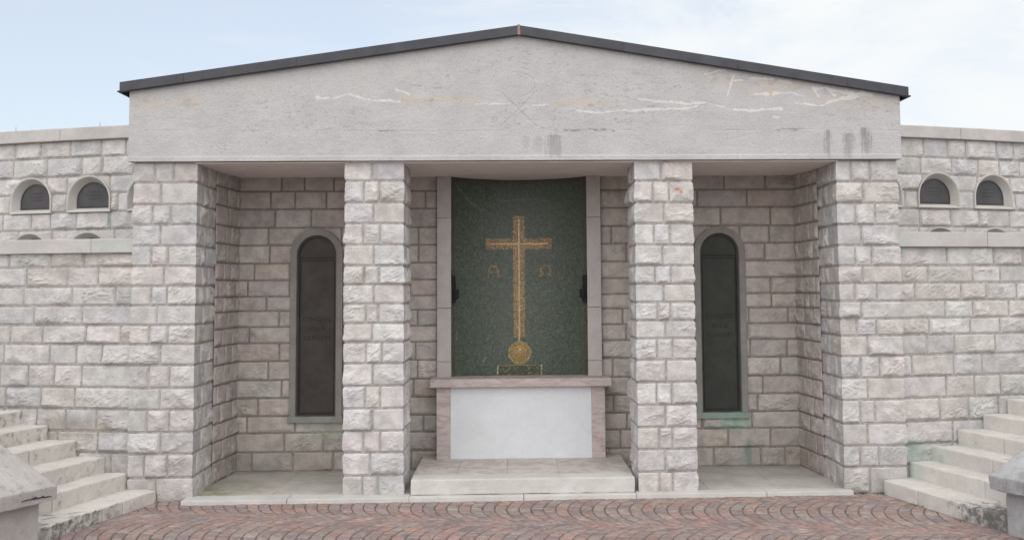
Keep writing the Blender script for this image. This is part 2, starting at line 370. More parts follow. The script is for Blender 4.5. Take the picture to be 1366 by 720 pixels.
def masonry(mb, path, zf, nrow, seams, gap=.0088, res=.013, holes=(), amp=.022, mort=(.34, .312, .295), seed=1, stain=None, clip=None, backing=True, h0=.006, tonek=1.0):
    """zf(k, x) = height of bed joint k (0 = top); seams(k) = list of s positions; one mesh: blocks + mortar"""
    lr = np.random.default_rng(seed)
    for k in range(nrow):
        ss = seams(k)
        for a, b in zip(ss[:-1], ss[1:]):
            w = b-a
            ns = max(4, int(round((w-gap)/res))+1)
            sv = np.linspace(a+gap/2, b-gap/2, ns)
            cs = [c for c in path.corners if a+gap < c < b-gap]
            if len(cs) and len(path.corners) < 12:
                sv = np.array([x for x in sv if all(abs(x-c) > res*.45 for c in cs)]); sv = np.sort(np.concatenate([sv, cs]))
            ns = len(sv)
            xm = path.at(np.array([(a+b)/2]))[0][0, 0]
            hgt = zf(k, xm)-zf(k+1, xm)
            nz = max(4, int(round((hgt-gap)/res))+1)
            u, vv = np.meshgrid(np.arange(ns), np.arange(nz), indexing='ij')
            S = sv[u].ravel(); P, NN = path.at(S)
            zt = zf(k, P[:, 0])-gap/2; zb = zf(k+1, P[:, 0])+gap/2
            t = (vv.ravel()/(nz-1)); Z = zb+(zt-zb)*t
            off = lr.uniform(0, 60, 3)
            q = np.stack([S, Z, np.zeros_like(S)], 1)
            # slightly uneven outline of every block
            wob = fbm(q*np.array([9, 9, 1])+off, 2, seed)*.0035
            e0 = np.minimum(np.minimum(S-sv[0], sv[-1]-S), np.minimum(zt-Z, Z-zb))
            Zw = Z + np.where((vv.ravel() == 0) | (vv.ravel() == nz-1), wob, 0)
            hd = np.full(len(S), 9.)
            keepv = np.ones(len(S), bool)
            Sx = S.copy()
            inside = np.zeros(len(S), bool)
            for hf in holes:
                d = hf(Sx, Zw); ins = d < 0
                if ins.any():
                    ep = 1e-4
                    gx = (hf(Sx+ep, Zw)-hf(Sx-ep, Zw))/(2*ep); gz = (hf(Sx, Zw+ep)-hf(Sx, Zw-ep))/(2*ep)
                    l = np.hypot(gx, gz)+1e-9
                    inside |= ins & (d < -res*1.5)
                    Sx = np.where(ins, Sx-d*gx/l, Sx); Zw = np.where(ins, Zw-d*gz/l, Zw)
                hd = np.minimum(hd, np.maximum(d, 0))
            if inside.all(): continue
            if inside.any() or (hd < 1).any(): P, NN = path.at(Sx) if len(path.corners) > 12 or not len(cs) else (P, NN)
            e = np.minimum(e0, hd) + fbm(q*np.array([28, 28, 1])+off, 3, seed+3)*.006
            rr = lr.uniform(.018, .040)
            rise = sstep(-.002, rr, e)
            # broken facets
            f = np.full(len(S), 9.)
            xm_, zm_ = (a+b)/2, Z.min()+hgt/2
            tilt = lr.normal(0, .05), lr.normal(-.03, .07); rgh = lr.uniform(.6, 1.3)
            for _ in range(lr.integers(5, 9)):
                ps = a+w*lr.uniform(.05, .95); pz = Z.min()+hgt*lr.uniform(.1, .95)
                ax = lr.normal(0, .13)-.08*(ps-xm_)/w*2; az = lr.normal(-.05, .16)-.12*(pz-zm_)/hgt*2
                f = np.minimum(f, amp*lr.uniform(.75, 1.35) + ax*(S-ps) + az*(Z-pz))
            qn = q+off
            f = f + tilt[0]*(S-xm_)+tilt[1]*(Z-zm_)
            # long conchoidal fractures running across the face
            dr = lr.uniform(-.7, .7); cd, sd_ = math.cos(dr), math.sin(dr)
            qa = np.stack([(qn[:, 0]*cd+qn[:, 1]*sd_)*6, (-qn[:, 0]*sd_+qn[:, 1]*cd)*17, qn[:, 2]], 1)
            n1 = fbm(qa, 3, seed+5); st_ = np.abs(((n1*2.2) % 1.0)-.5)*2
            f = f + (sstep(.15, .85, st_)-.5)*.008*rgh*lr.uniform(.2, 1.0)
            f = f + fbm(qn*np.array([11, 15, 1]), 4, seed+7)*.010*rgh + fbm(qn*np.array([42, 50, 1]), 3, seed+6)*.006*rgh + fbm(qn*np.array([110, 110, 1]), 2, seed+8)*.003
            lo_ = .35*amp
            f = np.where(f < lo_, lo_+.4*(f-lo_), f)
            f = np.clip(f, 0, amp*2.3)
            if len(cs) and len(path.corners) < 12:
                dc = np.min(np.abs(S[:, None]-np.array(cs)[None]), 1)
                f = f*(.45+.55*sstep(.0, .07, dc+fbm(qn*20, 2, seed+9)*.012))
            h = h0 + rise*f + fbm(qn*60, 2, seed+11)*.0012
            h = np.where(e0 <= 1e-9, -.004, h)           # the rim runs back into the joint
            V = np.stack([P[:, 0]+NN[:, 0]*h, P[:, 1]+NN[:, 1]*h, Zw], 1)
            if clip is not None: V = clip(V)
            base = PAL[lr.integers(len(PAL))]*lr.uniform(.93, 1.06)*tonek + lr.normal(0, .003, 3)
            C = np.tile(base, (len(V), 1))
            if stain is not None: C = stain(V, C)
            I = (u*nz+vv)
            fa = np.stack([I[:-1, :-1], I[1:, :-1], I[1:, 1:], I[:-1, 1:]], -1).reshape(-1, 4)
            if inside.any():
                ok = ~inside[fa].all(1); fa = fa[ok]
            mb.add(V, fa.tolist(), C, 0)
    if backing:
        ss = seams(0); a, b = ss[0], ss[-1]
        sv = np.unique(np.concatenate([np.linspace(a, b, max(2, int((b-a)/.02))), [c for c in path.corners if a < c < b]]))
        zt = zf(0, path.at(sv)[0][:, 0]); zb = zf(nrow, path.at(sv)[0][:, 0])
        nz = max(2, int((zt[0]-zb[0])/.02)); ns = len(sv)
        u, vv = np.meshgrid(np.arange(ns), np.arange(nz), indexing='ij')
        S = sv[u].ravel(); Z = (zb[u]+(zt-zb)[u]*vv/(nz-1)).ravel()
        inside = np.zeros(len(S), bool); Sx = S.copy()
        for hf in holes:
            d = hf(Sx, Z); ins = d < 0
            if ins.any():
                ep = 1e-4; gx = (hf(Sx+ep, Z)-hf(Sx-ep, Z))/(2*ep); gz = (hf(Sx, Z+ep)-hf(Sx, Z-ep))/(2*ep); l = np.hypot(gx, gz)+1e-9
                inside |= ins & (d < -.03)
                Sx = np.where(ins, Sx-d*gx/l, Sx); Z = np.where(ins, Z-d*gz/l, Z)
        P, NN = path.at(Sx); h = fbm(np.stack([S*30, Z*30, S*0], 1), 2, seed+40)*.002-.001
        V = np.stack([P[:, 0]+NN[:, 0]*h, P[:, 1]+NN[:, 1]*h, Z], 1)
        I = (u*nz+vv); fa = np.stack([I[:-1, :-1], I[1:, :-1], I[1:, 1:], I[:-1, 1:]], -1).reshape(-1, 4)
        if inside.any(): fa = fa[~inside[fa].all(1)]
        C = np.tile(np.array(mort, float), (len(V), 1))
        if stain is not None: C = stain(V, C)
        mb.add(V, fa.tolist(), C, 1)
def ellstain(cx, cz, rx, rz, col, amt, axis=0, nsc=25):
    def f(V, C):
        d = np.hypot((V[:, axis]-cx)/rx, (V[:, 2]-cz)/rz)
        m = sstep(1.0, .35, d+fbm(V*nsc, 3, 5)*.35)*amt
        return C*(1-m[:, None])+np.array(col)*m[:, None]
    return f
def chain(*fs):
    def f(V, C):
        for g in fs: C = g(V, C)
        return C
    return f
VERD = (.24, .40, .32); MOSSD = (.15, .15, .12)
def grimebase(z0, h=.3, amt=.5):
    def f(V, C):
        m = sstep(z0+h, z0, V[:, 2]+fbm(V*7, 3, 3)*.14)*amt
        return C*(1-m[:, None])+np.array((.24, .215, .18))*m[:, None]
    return f

# bed joints measured at four stations along the facade (they are not quite level)
ROWS = np.array([[2.842, 2.842, 2.838, 2.838], [2.661, 2.672, 2.660, 2.645], [2.475, 2.484, 2.472, 2.459], [2.303, 2.305, 2.291, 2.273],
 [2.124, 2.124, 2.108, 2.092], [1.953, 1.945, 1.930, 1.917], [1.784, 1.785, 1.772, 1.766], [1.621, 1.622, 1.617, 1.614], [1.456, 1.457, 1.462, 1.462],
 [1.295, 1.297, 1.309, 1.319], [1.119, 1.120, 1.129, 1.145], [.930, .932, .939, .961], [.749, .743, .750, .775], [.563, .556, .562, .575],
 [.384, .377, .377, .388], [.189, .187, .190, .212], [-.02, -.02, -.02, -.02]])
STX = np.array([-2.99, -1.25, 1.25, 2.99])
def zrow(k, x):
    r = ROWS[k]
    return np.interp(x, STX, r)
H = 2.84
FY = .022     # nominal plane of the front masonry (the rock faces stand proud of it)

# ================================================================== THE SETTING: ground and paving
def build_ground():
    mb = MB()
    xs = np.concatenate([[-600, -150, -40, -12], np.linspace(-9, 9, 19), [12, 40, 150, 600]])
    ys = np.concatenate([[-600, -150, -40, -12], np.linspace(-9, 3, 13), [12, 40, 150, 600]])
    u, v = np.meshgrid(np.arange(len(xs)), np.arange(len(ys)), indexing='ij'); n = len(ys)
    V = np.stack([xs[u].ravel(), ys[v].ravel(), np.full(u.size, -.045)], 1)
    I = u*n+v; fa = np.stack([I[:-1, :-1], I[1:, :-1], I[1:, 1:], I[:-1, 1:]], -1).reshape(-1, 4)
    mb.add(V, fa.tolist()); o = mb.build('ground', M['ground']); o['kind'] = 'structure'
build_ground()

def build_paving():
    """porphyry setts in segmental arcs; the bands run along the facade and drift towards the viewer on the right"""
    mb = MB(); lr = np.random.default_rng(11)
    W = .98; RAD = .62; s = .098
    ang = math.atan(-.16); ca, sa = math.cos(ang), math.sin(ang)
    pal = np.array([(.235, .156, .140), (.25, .166, .148), (.215, .152, .143), (.20, .156, .150), (.235, .182, .166), (.265, .172, .142), (.19, .150, .147), (.225, .188, .172), (.255, .206, .186), (.225, .170, .158), (.215, .168, .158), (.24, .175, .155)])
    half = math.asin(W/2/RAD); FR = (0, .07, .5, .93, 1)
    nb = int(RAD*2*half/.098)
    inpoly = lambda x, y: (-7.5 < x < 7.5) and (-4.6 < y < .40)
    for band in range(-5, 7):
        v0 = -.30 - band*W
        uo = lr.uniform(0, s)
        for row in range(-90, 90):
            u0 = row*s+uo
            cu, cv = u0+RAD, v0
            edges = np.linspace(-half, half, nb+1)+np.concatenate([[0], lr.normal(0, .016, nb-1), [0]])
            for j in range(nb):
                a0, a1 = edges[j], edges[j+1]
                am = (a0+a1)/2
                pu = cu-RAD*math.cos(am); pv = cv+RAD*math.sin(am)
                X = pu*ca-pv*sa; Y = pu*sa+pv*ca
                if not inpoly(X, Y): continue
                # corners: translate the row outline by s along u
                g = .0021
                da = g/RAD
                def P(al, du): return (cu+du-RAD*math.cos(al), cv+RAD*math.sin(al))
                gg = g/max(.5, math.cos(am))
                c4 = [P(a0+da, gg), P(a1-da, gg), P(a1-da, s-gg), P(a0+da, s-gg)]
                c4 = [(x+lr.normal(0, .0025), y+lr.normal(0, .0025)) for x, y in c4]
                cen = np.mean(c4, 0)
                n = 4
                gr = []
                zt = lr.normal(0, .0013); tx, ty = lr.normal(0, .010, 2)
                for iu in range(n+1):
                    for iv in range(n+1):
                        fu, fv = FR[iu], FR[iv]
                        x = (c4[0][0]*(1-fu)+c4[3][0]*fu)*(1-fv)+(c4[1][0]*(1-fu)+c4[2][0]*fu)*fv
                        y = (c4[0][1]*(1-fu)+c4[3][1]*fu)*(1-fv)+(c4[1][1]*(1-fu)+c4[2][1]*fu)*fv
                        bx, by = 1-abs(2*fu-1)**4, 1-abs(2*fv-1)**4
                        ed = min(fu, 1-fu, fv, 1-fv)
                        z = zt + tx*(x-cen[0])+ty*(y-cen[1]) - (.010 if ed == 0 else 0) - .0022*(1-bx*by)*(ed > 0)
                        z += lr.normal(0, .0007)
                        gr.append((x*ca-y*sa, x*sa+y*ca, z))
                V = np.array(gr)
                V[:, 2] += fbm(np.stack([V[:, 0]*.8, V[:, 1]*.8, V[:, 2]*0], 1), 2, 5)*.008-.004
                fa = [(iu*(n+1)+iv, (iu+1)*(n+1)+iv, (iu+1)*(n+1)+iv+1, iu*(n+1)+iv+1) for iu in range(n) for iv in range(n)]
                # orientation
                p0, p1, p2 = V[fa[0][0]], V[fa[0][1]], V[fa[0][2]]
                if np.cross(p1-p0, p2-p0)[2] < 0: fa = [q[::-1] for q in fa]
                mb.add(V, fa, (pal[lr.integers(len(pal))]*.9+np.array((.224, .164, .148))*.1)*lr.uniform(.92, 1.20))
    o = mb.build('plaza_paving', M['cobble']); o['kind'] = 'structure'
    # joints between the setts
    jb = MB(); 
    xs = np.linspace(-7.5, 7.5, 120); ys = np.linspace(-4.6, .40, 60); u, v = np.meshgrid(np.arange(120), np.arange(60), indexing='ij')
    x, y = xs[u].ravel(), ys[v].ravel()
    z = fbm(np.stack([x*.8, y*.8, x*0], 1), 2, 5)*.008-.0095
    I = u*60+v; fa = np.stack([I[:-1, :-1], I[1:, :-1], I[1:, 1:], I[:-1, 1:]], -1).reshape(-1, 4)
    jb.add(np.stack([x, y, z], 1), fa.tolist()); o = jb.build('paving_joints', M['joint']); o['kind'] = 'structure'
def mat_joint():
    m, nt, b = newmat('sandy_joints'); pos = n_pos(nt)
    c = n_mix(nt, n_range(nt, n_noise(nt, 14, 5, .6, pos), .3, .7, 0, 1), (.10, .082, .072), (.14, .115, .10))
    g = n_range(nt, n_noise(nt, 2.2, 5, .65, pos), .52, .64, 0, .5)
    c = n_mix(nt, g, c, (.10, .105, .045))
    nt.links.new(c, b.inputs['Base Color']); b.inputs['Roughness'].default_value = .95
    n_bump(nt, b, n_noise(nt, 150, 4, .6, pos), .006, .8)
    return m
M['joint'] = mat_joint()
build_paving()

# ================================================================== THE CHAPEL
chapel = thing('memorial_chapel', 'stone memorial chapel with low gabled concrete beam, dark metal roof and square rough stone pillars', 'building', (0, .5, 0))
CY2 = 1.10          # back wall plane

def pier(sg):
    xo, xi = 3.278, 2.755
    if sg < 0: pts = [(-xo, .50), (-xo, FY), (-xi, FY), (-xi-.012, .56)]; c1 = .50-FY; c2 = c1+xo-xi
    else: pts = [(xi+.012, .56), (xi, FY), (xo, FY), (xo, .50)]; c1 = .56-FY; c2 = c1+xo-xi
    p = Path(pts); lr = np.random.default_rng(21+sg)
    def seams(k):
        j = lambda: lr.normal(0, .012)
        if sg < 0:
            if k % 2 == 0: return [0, c1-.16+j(), c1+.155+j(), c1+.31+j(), c2+.10+j(), c2+.30+j(), p.L]
            return [0, c1-.28+j(), c1+.235+j(), c2+.20+j(), c2+.36+j(), p.L]
        if k % 2 == 0: return [0, .20+j(), c1-.12+j(), c1+.14+j(), c1+.30+j(), c2+.16+j(), p.L]
        return [0, .14+j(), c1-.26+j(), c1+.21+j(), c2+.22+j(), p.L]
    cache = {}
    def sm(k):
        if k not in cache: cache[k] = seams(k)
        return cache[k]
    mb = MB()
    st = grimebase(0, .22, .35)
    masonry(mb, p, zrow, 16, sm, holes=(), amp=.015, seed=31+sg, stain=st)
    # the core closes the back of the pier
    return mb.build('pier', [M['rock'], M['mortar']], chapel)
pier(-1); pier(1)

def pillar(sg):
    xo, xi = 1.488, .998; d = .53
    a, b = (-xo, -xi) if sg < 0 else (xi, xo)
    pts = [(a, FY+d-.04), (a, FY), (b, FY), (b, FY+d-.04), (a+.0001, FY+d-.04)]
    p = Path(pts); lr = np.random.default_rng(41+sg)
    c1, c2, c3 = p.corners
    cache = {}
    def sm(k):
        if k not in cache:
            j = lambda: lr.normal(0, .011)
            if k % 2 == 0: cache[k] = [0, c1-.24+j(), c1+.235+j(), c2+.25+j(), c3+.02, c3+.25+j(), p.L]
            else: cache[k] = [0, c1-.11+j(), c1+.165+j(), c1+.29+j(), c2+.13+j(), c2+.33+j(), c3+.17+j(), p.L]
        return cache[k]
    mb = MB()
    st = chain(grimebase(0, .15, .3), ellstain(1.36, 2.59, .035, .02, (.45, .16, .09), .9), ellstain(1.395, 2.565, .02, .02, (.45, .13, .07), .9)) if sg > 0 else grimebase(0, .15, .3)
    masonry(mb, p, zrow, 16, sm, amp=.016, seed=51+sg, stain=st, tonek=1.05)
    return mb.build('pillar', [M['rock'], M['mortar']], chapel)
pillar(-1); pillar(1)

BR = np.array([2.87, 2.70, 2.527, 2.345, 2.174, 2.0, 1.838, 1.682, 1.543, 1.39, 1.236, 1.064, .884, .713, .542, .383, .204, .02])
def brow(k, x): return np.full(np.shape(x), BR[k]) if np.ndim(x) else BR[k]
def rnd_seams(L, lr, lo, hi, key={}):
    cache = {}
    def sm(k):
        if k not in cache:
            out = [0]; x = lr.uniform(lo*.5, hi)
            while x < L-lo*.45: out.append(x); x += lr.uniform(lo, hi)
            cache[k] = out+[L]
        return cache[k]
    return sm
def side_wall(sg):
    pts = [(-2.755, .54), (-2.705, CY2+.02)] if sg < 0 else [(2.705, CY2+.02), (2.755, .54)]
    p = Path(pts); mb = MB()
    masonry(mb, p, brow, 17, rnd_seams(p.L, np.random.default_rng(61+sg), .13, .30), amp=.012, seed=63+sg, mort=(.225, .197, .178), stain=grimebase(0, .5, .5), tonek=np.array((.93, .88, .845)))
    mb.build('side_wall', [M['rock'], M['mortar']], chapel)
side_wall(-1); side_wall(1)
WX, WHW, WZ0, WZT = 1.955, .183, .545, 2.262       # bronze doors
def back_wall(sg):
    a, b = (-2.74, -.785) if sg < 0 else (.785, 2.74)
    p = Path([(a, CY2), (b, CY2)]); mb = MB()
    cx = sg*WX-a
    hole = arch_sd(cx, WZ0-.055, WHW+.068, WZT+.075)
    st = chain(grimebase(0, .55, .45), ellstain(-1.85, .40, .26, .13, (.30, .34, .26), .6) if sg < 0 else ellstain(2.08, .43, .20, .10, VERD, .55),
               ellstain(2.2, .15, .05, .2, (.16, .22, .19), .8))
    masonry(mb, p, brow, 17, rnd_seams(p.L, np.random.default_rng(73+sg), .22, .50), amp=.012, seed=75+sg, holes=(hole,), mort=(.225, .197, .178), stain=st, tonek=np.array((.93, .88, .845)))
    mb.build('back_wall', [M['rock'], M['mortar']], chapel)
back_wall(-1); back_wall(1)

def arch_loop(hw, z0, zt, n=28):
    zc = zt-hw
    pts = [(-hw, z0), (-hw, (z0+zc)/2), (-hw, zc)]
    pts += [(-hw*math.cos(math.pi*i/n), zc+hw*math.sin(math.pi*i/n)) for i in range(1, n)]
    pts += [(hw, zc), (hw, (z0+zc)/2), (hw, z0)]
    return pts
def loft(mb, loops, org, t, nrm, col=None, close=True, **at):
    """loops of (u, z, h): rings joined by quads; u along t, h along the outward normal"""
    V = []
    for lp in loops:
        for (u, z, h) in lp: V.append((org[0]+t[0]*u+nrm[0]*h, org[1]+t[1]*u+nrm[1]*h, org[2]+z))
    n = len(loops[0]); fa = []
    for k in range(len(loops)-1):
        for i in range(n if close else n-1):
            j = (i+1) % n; fa.append((k*n+i, k*n+j, (k+1)*n+j, (k+1)*n+i))
    V = np.array(V)
    mb.add(V, fa, col, **{k: f(V) for k, f in at.items()})
def arch_fill(mb, loop, h, org, t, nrm, z0=None):
    n = len(loop); V = [(org[0]+t[0]*u+nrm[0]*h, org[1]+t[1]*u+nrm[1]*h, org[2]+z) for u, z in loop]
    fa = [(i, n-1-i, n-2-i, i+1) for i in range(n//2) if n-2-i > i]
    mb.add(V, [q if len(set(q)) == 4 else tuple(dict.fromkeys(q)) for q in fa])
def w3(lp, h): return [(u, z, h) for u, z in lp]

def niche_window(sg):
    org = (sg*WX, CY2, 0); t = (1, 0); nrm = (0, -1)
    lo = arch_loop(WHW+.070, WZ0-.004, WZT+.077); li = arch_loop(WHW+.012, WZ0-.004, WZT+.012); ld = arch_loop(WHW, WZ0, WZT)
    mb = MB()
    vd = (lambda V: sstep(.75, .5, V[:, 2])*.12) if sg < 0 else (lambda V: sstep(.8, .5, V[:, 2])*.25)
    loft(mb, [w3(lo, -.01), w3(lo, .024), w3([(u*.985, z-.002) for u, z in lo], .030), w3(li, .030), w3([(u*.97, z-.003) for u, z in li], .024), w3(ld, -.03)], org, t, nrm, close=False, verdigris=vd)
    boxp(mb, sg*WX-.262, sg*WX+.262, CY2-.048, CY2+.05, WZ0-.062, WZ0-.004, bevel=.006, cell=.05, wob=.003, verd=lambda V: np.full(len(V), .35 if sg < 0 else .75))
    mb.build('niche_surround', M['surround'], chapel, smooth=False)
    dm = M['bronze'] if sg < 0 else M['bronzegreen']
    mb = MB()
    a0 = arch_loop(WHW+.002, WZ0-.003, WZT); a1 = arch_loop(WHW-.012, WZ0+.012, WZT-.013); a2 = arch_loop(WHW-.016, WZ0+.016, WZT-.017)
    loft(mb, [w3(a0, -.03), w3(a0, -.006), w3(a1, -.006), w3(a2, -.022)], org, t, nrm)
    arch_fill(mb, a2, -.022, org, t, nrm)
    zt = WZT-WHW-.02
    for z, hh in ((zt, .016), (zt-.030, .007)):
        boxp(mb, sg*WX-WHW+.015, sg*WX+WHW-.015, CY2+.004+(.004 if hh < .01 else 0), CY2+.03, z, z+hh, bevel=.002, cell=0, wob=0)
    for q in (-1, 1): boxp(mb, sg*WX+q*(WHW-.022)-.003, sg*WX+q*(WHW-.022)+.003, CY2+.012, CY2+.03, WZ0+.03, zt-.035, bevel=.001, cell=0, wob=0)
    boxp(mb, sg*WX-WHW+.02, sg*WX+WHW-.02, CY2+.012, CY2+.03, WZ0+.026, WZ0+.032, bevel=.001, cell=0, wob=0)
    d = mb.build('bronze_door', dm, chapel)
    d['label'] = 'tall brown arched bronze door' if sg < 0 else 'tall dark olive arched bronze door'
    for txt, z in (('CINQUE', 1.442), ('MILA', 1.350), ('IGNOTI', 1.262)):
        text_obj('lettering', txt, .062, (sg*WX, CY2+.022, z), d, M['letter'])
def text_obj(name, txt, size, pos, parent, mat, ext=.004):
    cu = bpy.data.curves.new(name, 'FONT'); cu.body = txt; cu.size = size; cu.align_x = 'CENTER'; cu.extrude = ext; cu.space_character = 1.28; cu.offset = 0
    tmp = bpy.data.objects.new('tmp', cu); COL.objects.link(tmp)
    dg = bpy.context.evaluated_depsgraph_get(); me = bpy.data.meshes.new_from_object(tmp.evaluated_get(dg))
    bpy.data.objects.remove(tmp); bpy.data.curves.remove(cu)
    v = np.array([p.co[:] for p in me.vertices]); base = BASE[parent.name]
    w = np.stack([v[:, 0]+pos[0], pos[1]-v[:, 2], v[:, 1]+pos[2]], 1)-base
    me.vertices.foreach_set('co', w.astype(np.float32).ravel()); me.materials.clear(); me.materials.append(mat); me.update()
    o = bpy.data.objects.new(name, me); link(o, parent); BASE[o.name] = base
    return o
niche_window(-1); niche_window(1)

# jambs of the apse
for sg in (-1, 1):
    mb = MB()
    zj = [.16, 1.05, 1.56, 2.43, 2.86]
    for a, b in zip(zj[:-1], zj[1:]):
        x0, x1 = (.657, .792)
        boxp(mb, min(sg*x0, sg*x1), max(sg*x0, sg*x1), CY2-.065, CY2+.12, a+.0015, b-.0015, bevel=.004, cell=.08, wob=.0015)
    mb.build('jamb', M['jamb'], chapel)

# ---- gabled concrete beam
BZL, BZR, BAP = 3.425, 3.385, 3.93
def gable(x):
    return np.where(x < 0, BAP+(BZL-BAP)*(-x)/3.38, BAP+(BZR-BAP)*x/3.36)
BXL, BXR = -3.318, 3.308
BD = .86
# a helper that knows where marks sit on the beam's face (metres along, metres up)
def seg_dist(X, Z, pts):
    d = np.full(X.shape, 9.)
    for (x0, z0), (x1, z1) in zip(pts[:-1], pts[1:]):
        dx, dz = x1-x0, z1-z0; t = np.clip(((X-x0)*dx+(Z-z0)*dz)/(dx*dx+dz*dz+1e-12), 0, 1)
        d = np.minimum(d, np.hypot(X-x0-t*dx, Z-z0-t*dz))
    return d
def build_beam():
    nx, nz = 1300, 150
    xs = np.linspace(BXL, BXR, nx); tz = np.linspace(0, 1, nz)
    u, v = np.meshgrid(np.arange(nx), np.arange(nz), indexing='ij')
    X = xs[u].ravel(); Z = H+(gable(X)+.02-H)*tz[v].ravel(); Y = np.full(X.shape, -.03)
    q = np.stack([X, Z, X*0], 1)
    # engraved monogram: cross arms, loop and arc above
    wig = fbm(q*22, 2, 3)*.003
    g = np.zeros(X.shape)
    def groove(d, w, dep):
        nonlocal g; g = np.maximum(g, dep*sstep(w, w*.35, d+wig))
    cxx, czz = -.005, 3.272
    for pts in ([(-.165, 3.440), (.150, 3.128)], [(.158, 3.440), (-.160, 3.128)]):
        groove(seg_dist(X, Z, pts), .0065, .0032)
    groove(seg_dist(X, Z, [(-.003, 3.31), (-.003, 3.60)]), .006, .002)
    th = np.linspace(R(100), R(-75), 24)
    groove(seg_dist(X, Z, [(-.03+.165*math.cos(a), 3.492+.108*math.sin(a)) for a in th]), .0055, .0034)
    th = np.linspace(R(165), R(25), 24)
    groove(seg_dist(X, Z, [(-.01+.255*math.cos(a), 3.44+.20*math.sin(a)) for a in th]), .0045, .0018)
    Y = Y+g
    # board marks and a bed line low on the face
    bl = 3.096+fbm(q*np.array([1.5, 0, 0]), 2, 7)*.010
    Y = Y+.002*sstep(.007, .001, np.abs(Z-bl)+np.maximum(0, fbm(q*np.array([3, 3, 1]), 3, 13))*.02)
    Y = Y+fbm(q*np.array([5, 16, 1]), 4, 23)*.0025+fbm(q*75, 3, 29)*.0016
    Y = np.where(Z < H+.045, Y-.006*sstep(H+.045, H+.035, Z), Y)      # pale nosing along the bottom
    # marks: R lime, G repair mortar, B dark drip
    wx = fbm(q*np.array([7, 9, 1]), 4, 31); wf = fbm(q*np.array([38, 38, 1]), 3, 37)
    def line(pts, w, soft=.5):
        w = w*(.62+.42*fbm(q*np.array([5, 5, 1]), 2, 33)); d = seg_dist(X, Z+wx*.030+wf*.006, pts)+wf*w*1.1
        return sstep(w*(1+soft), w*.4, d)
    lime = np.zeros(X.shape)
    L = [([(-1.732, 3.391), (-1.624, 3.387)], .013), ([(-1.605, 3.371), (-1.468, 3.403), (-1.292, 3.371), (-1.109, 3.37)], .010), ([(-1.051, 3.43), (-.943, 3.41)], .011),
         ([(-1.236, 3.371), (-1.021, 3.356)], .010), ([(-.374, 3.335), (-.079, 3.334)], .009), ([(.118, 3.32), (.256, 3.328)], .008),
         ([(.492, 3.263), (.848, 3.263), (1.213, 3.278)], .010), ([(1.028, 3.366), (1.214, 3.352)], .009),
         ([(1.609, 3.592), (1.786, 3.622)], .011), ([(1.861, 3.591), (1.833, 3.481), (1.801, 3.381)], .011), ([(1.864, 3.531), (1.944, 3.545)], .013), ([(2.004, 3.561), (2.203, 3.531)], .014),
         ([(2.263, 3.52), (2.362, 3.50)], .012), ([(2.021, 3.41), (2.16, 3.40)], .014), ([(2.20, 3.40), (2.34, 3.424), (2.46, 3.389)], .015),
         ([(2.551, 3.45), (2.60, 3.383)], .026), ([(2.571, 3.439), (2.681, 3.443), (2.74, 3.379)], .026), ([(2.681, 3.439), (2.821, 3.409), (3.061, 3.402)], .024),
         ([(2.398, 3.315), (2.637, 3.299), (2.779, 3.359), (3.041, 3.40)], .013), ([(2.70, 3.33), (2.78, 3.36), (2.88, 3.39)], .024),
         ([(1.085, 3.362), (1.203, 3.342), (1.70, 3.321), (1.818, 3.27), (2.277, 3.275)], .013), ([(1.083, 3.258), (1.381, 3.281), (1.54, 3.301)], .012), ([(2.205, 3.209), (2.245, 3.209)], .012)]
    for pts, w in L: lime = np.maximum(lime, line(pts, w))
    rep = np.zeros(X.shape)
    for pts, w in [([(-1.0, 3.366), (-.72, 3.368), (-.374, 3.366)], .026), ([(.296, 3.344), (.79, 3.347)], .026), ([(2.083, 3.501), (2.481, 3.46)], .06), ([(2.55, 3.38), (3.239, 3.33)], .07), ([(-3.25, 3.33), (-2.75, 3.36)], .06), ([(1.60, 3.55), (1.95, 3.50)], .05), ([(2.0, 3.43), (2.2, 3.41)], .03)]:
        rep = np.maximum(rep, line(pts, w, 1.0)*(.85 if w < .035 else .5))
    drk = np.zeros(X.shape)
    vs_ = fbm(q*np.array([60, 3, 1]), 3, 41)
    for x0, zt, zb, w, am in [(2.668, 3.098, 2.835, .030, .85), (2.835, 3.075, 2.835, .040, .85), (2.868, 3.07, 2.90, .024, .65), (2.99, 3.118, 2.86, .046, 1.0), (.302, 3.066, 2.842, .072, .7), (.165, 3.05, 2.9, .045, .4), (.06, 3.06, 2.93, .03, .35)]:
        t = np.clip((zt-Z)/(zt-zb), 0, 1)
        wdt = w*(.55+.75*np.sin(np.pi*np.clip(t*.8+.12, 0, 1)))
        d = np.abs(X-x0-.012*wx)/wdt
        str_ = fbm(q*np.array([95, 5, 1])+x0*9, 3, 41)
        a = sstep(1.25, .2, d+str_*.75+wf*.35)*sstep(0, .06, t+wf*.05)*(1-.45*t)*sstep(1.0, .82, t+str_*.25)
        drk = np.maximum(drk, a*am)
    # open, dirty bed line
    pn = fbm(q*np.array([26, 75, 1]), 3, 49); ln = sstep(.02, .004, np.abs(Z-bl+.006*wx)+wf*.008)*sstep(.0, .4, fbm(q*np.array([2.6, 1, 1]), 3, 47))*sstep(-.05, .35, pn)*.9
    ln = np.maximum(ln, sstep(.30, .5, pn)*sstep(-.1, .4, fbm(q*np.array([1.4, 4, 1]), 3, 61))*.45)
    drk = np.maximum(drk, ln)
    # patchy darker tone along the engraving's cuts, stronger where they are deeper
    drk = np.maximum(drk, np.clip(g/.005, 0, 1)*np.clip(.02+.9*fbm(q*14, 3, 53), 0, .6))
    # spoiled soft spots in the repairs
    drk = np.maximum(drk, rep*sstep(.25, .5, fbm(q*np.array([16, 22, 1]), 3, 59))*.55)
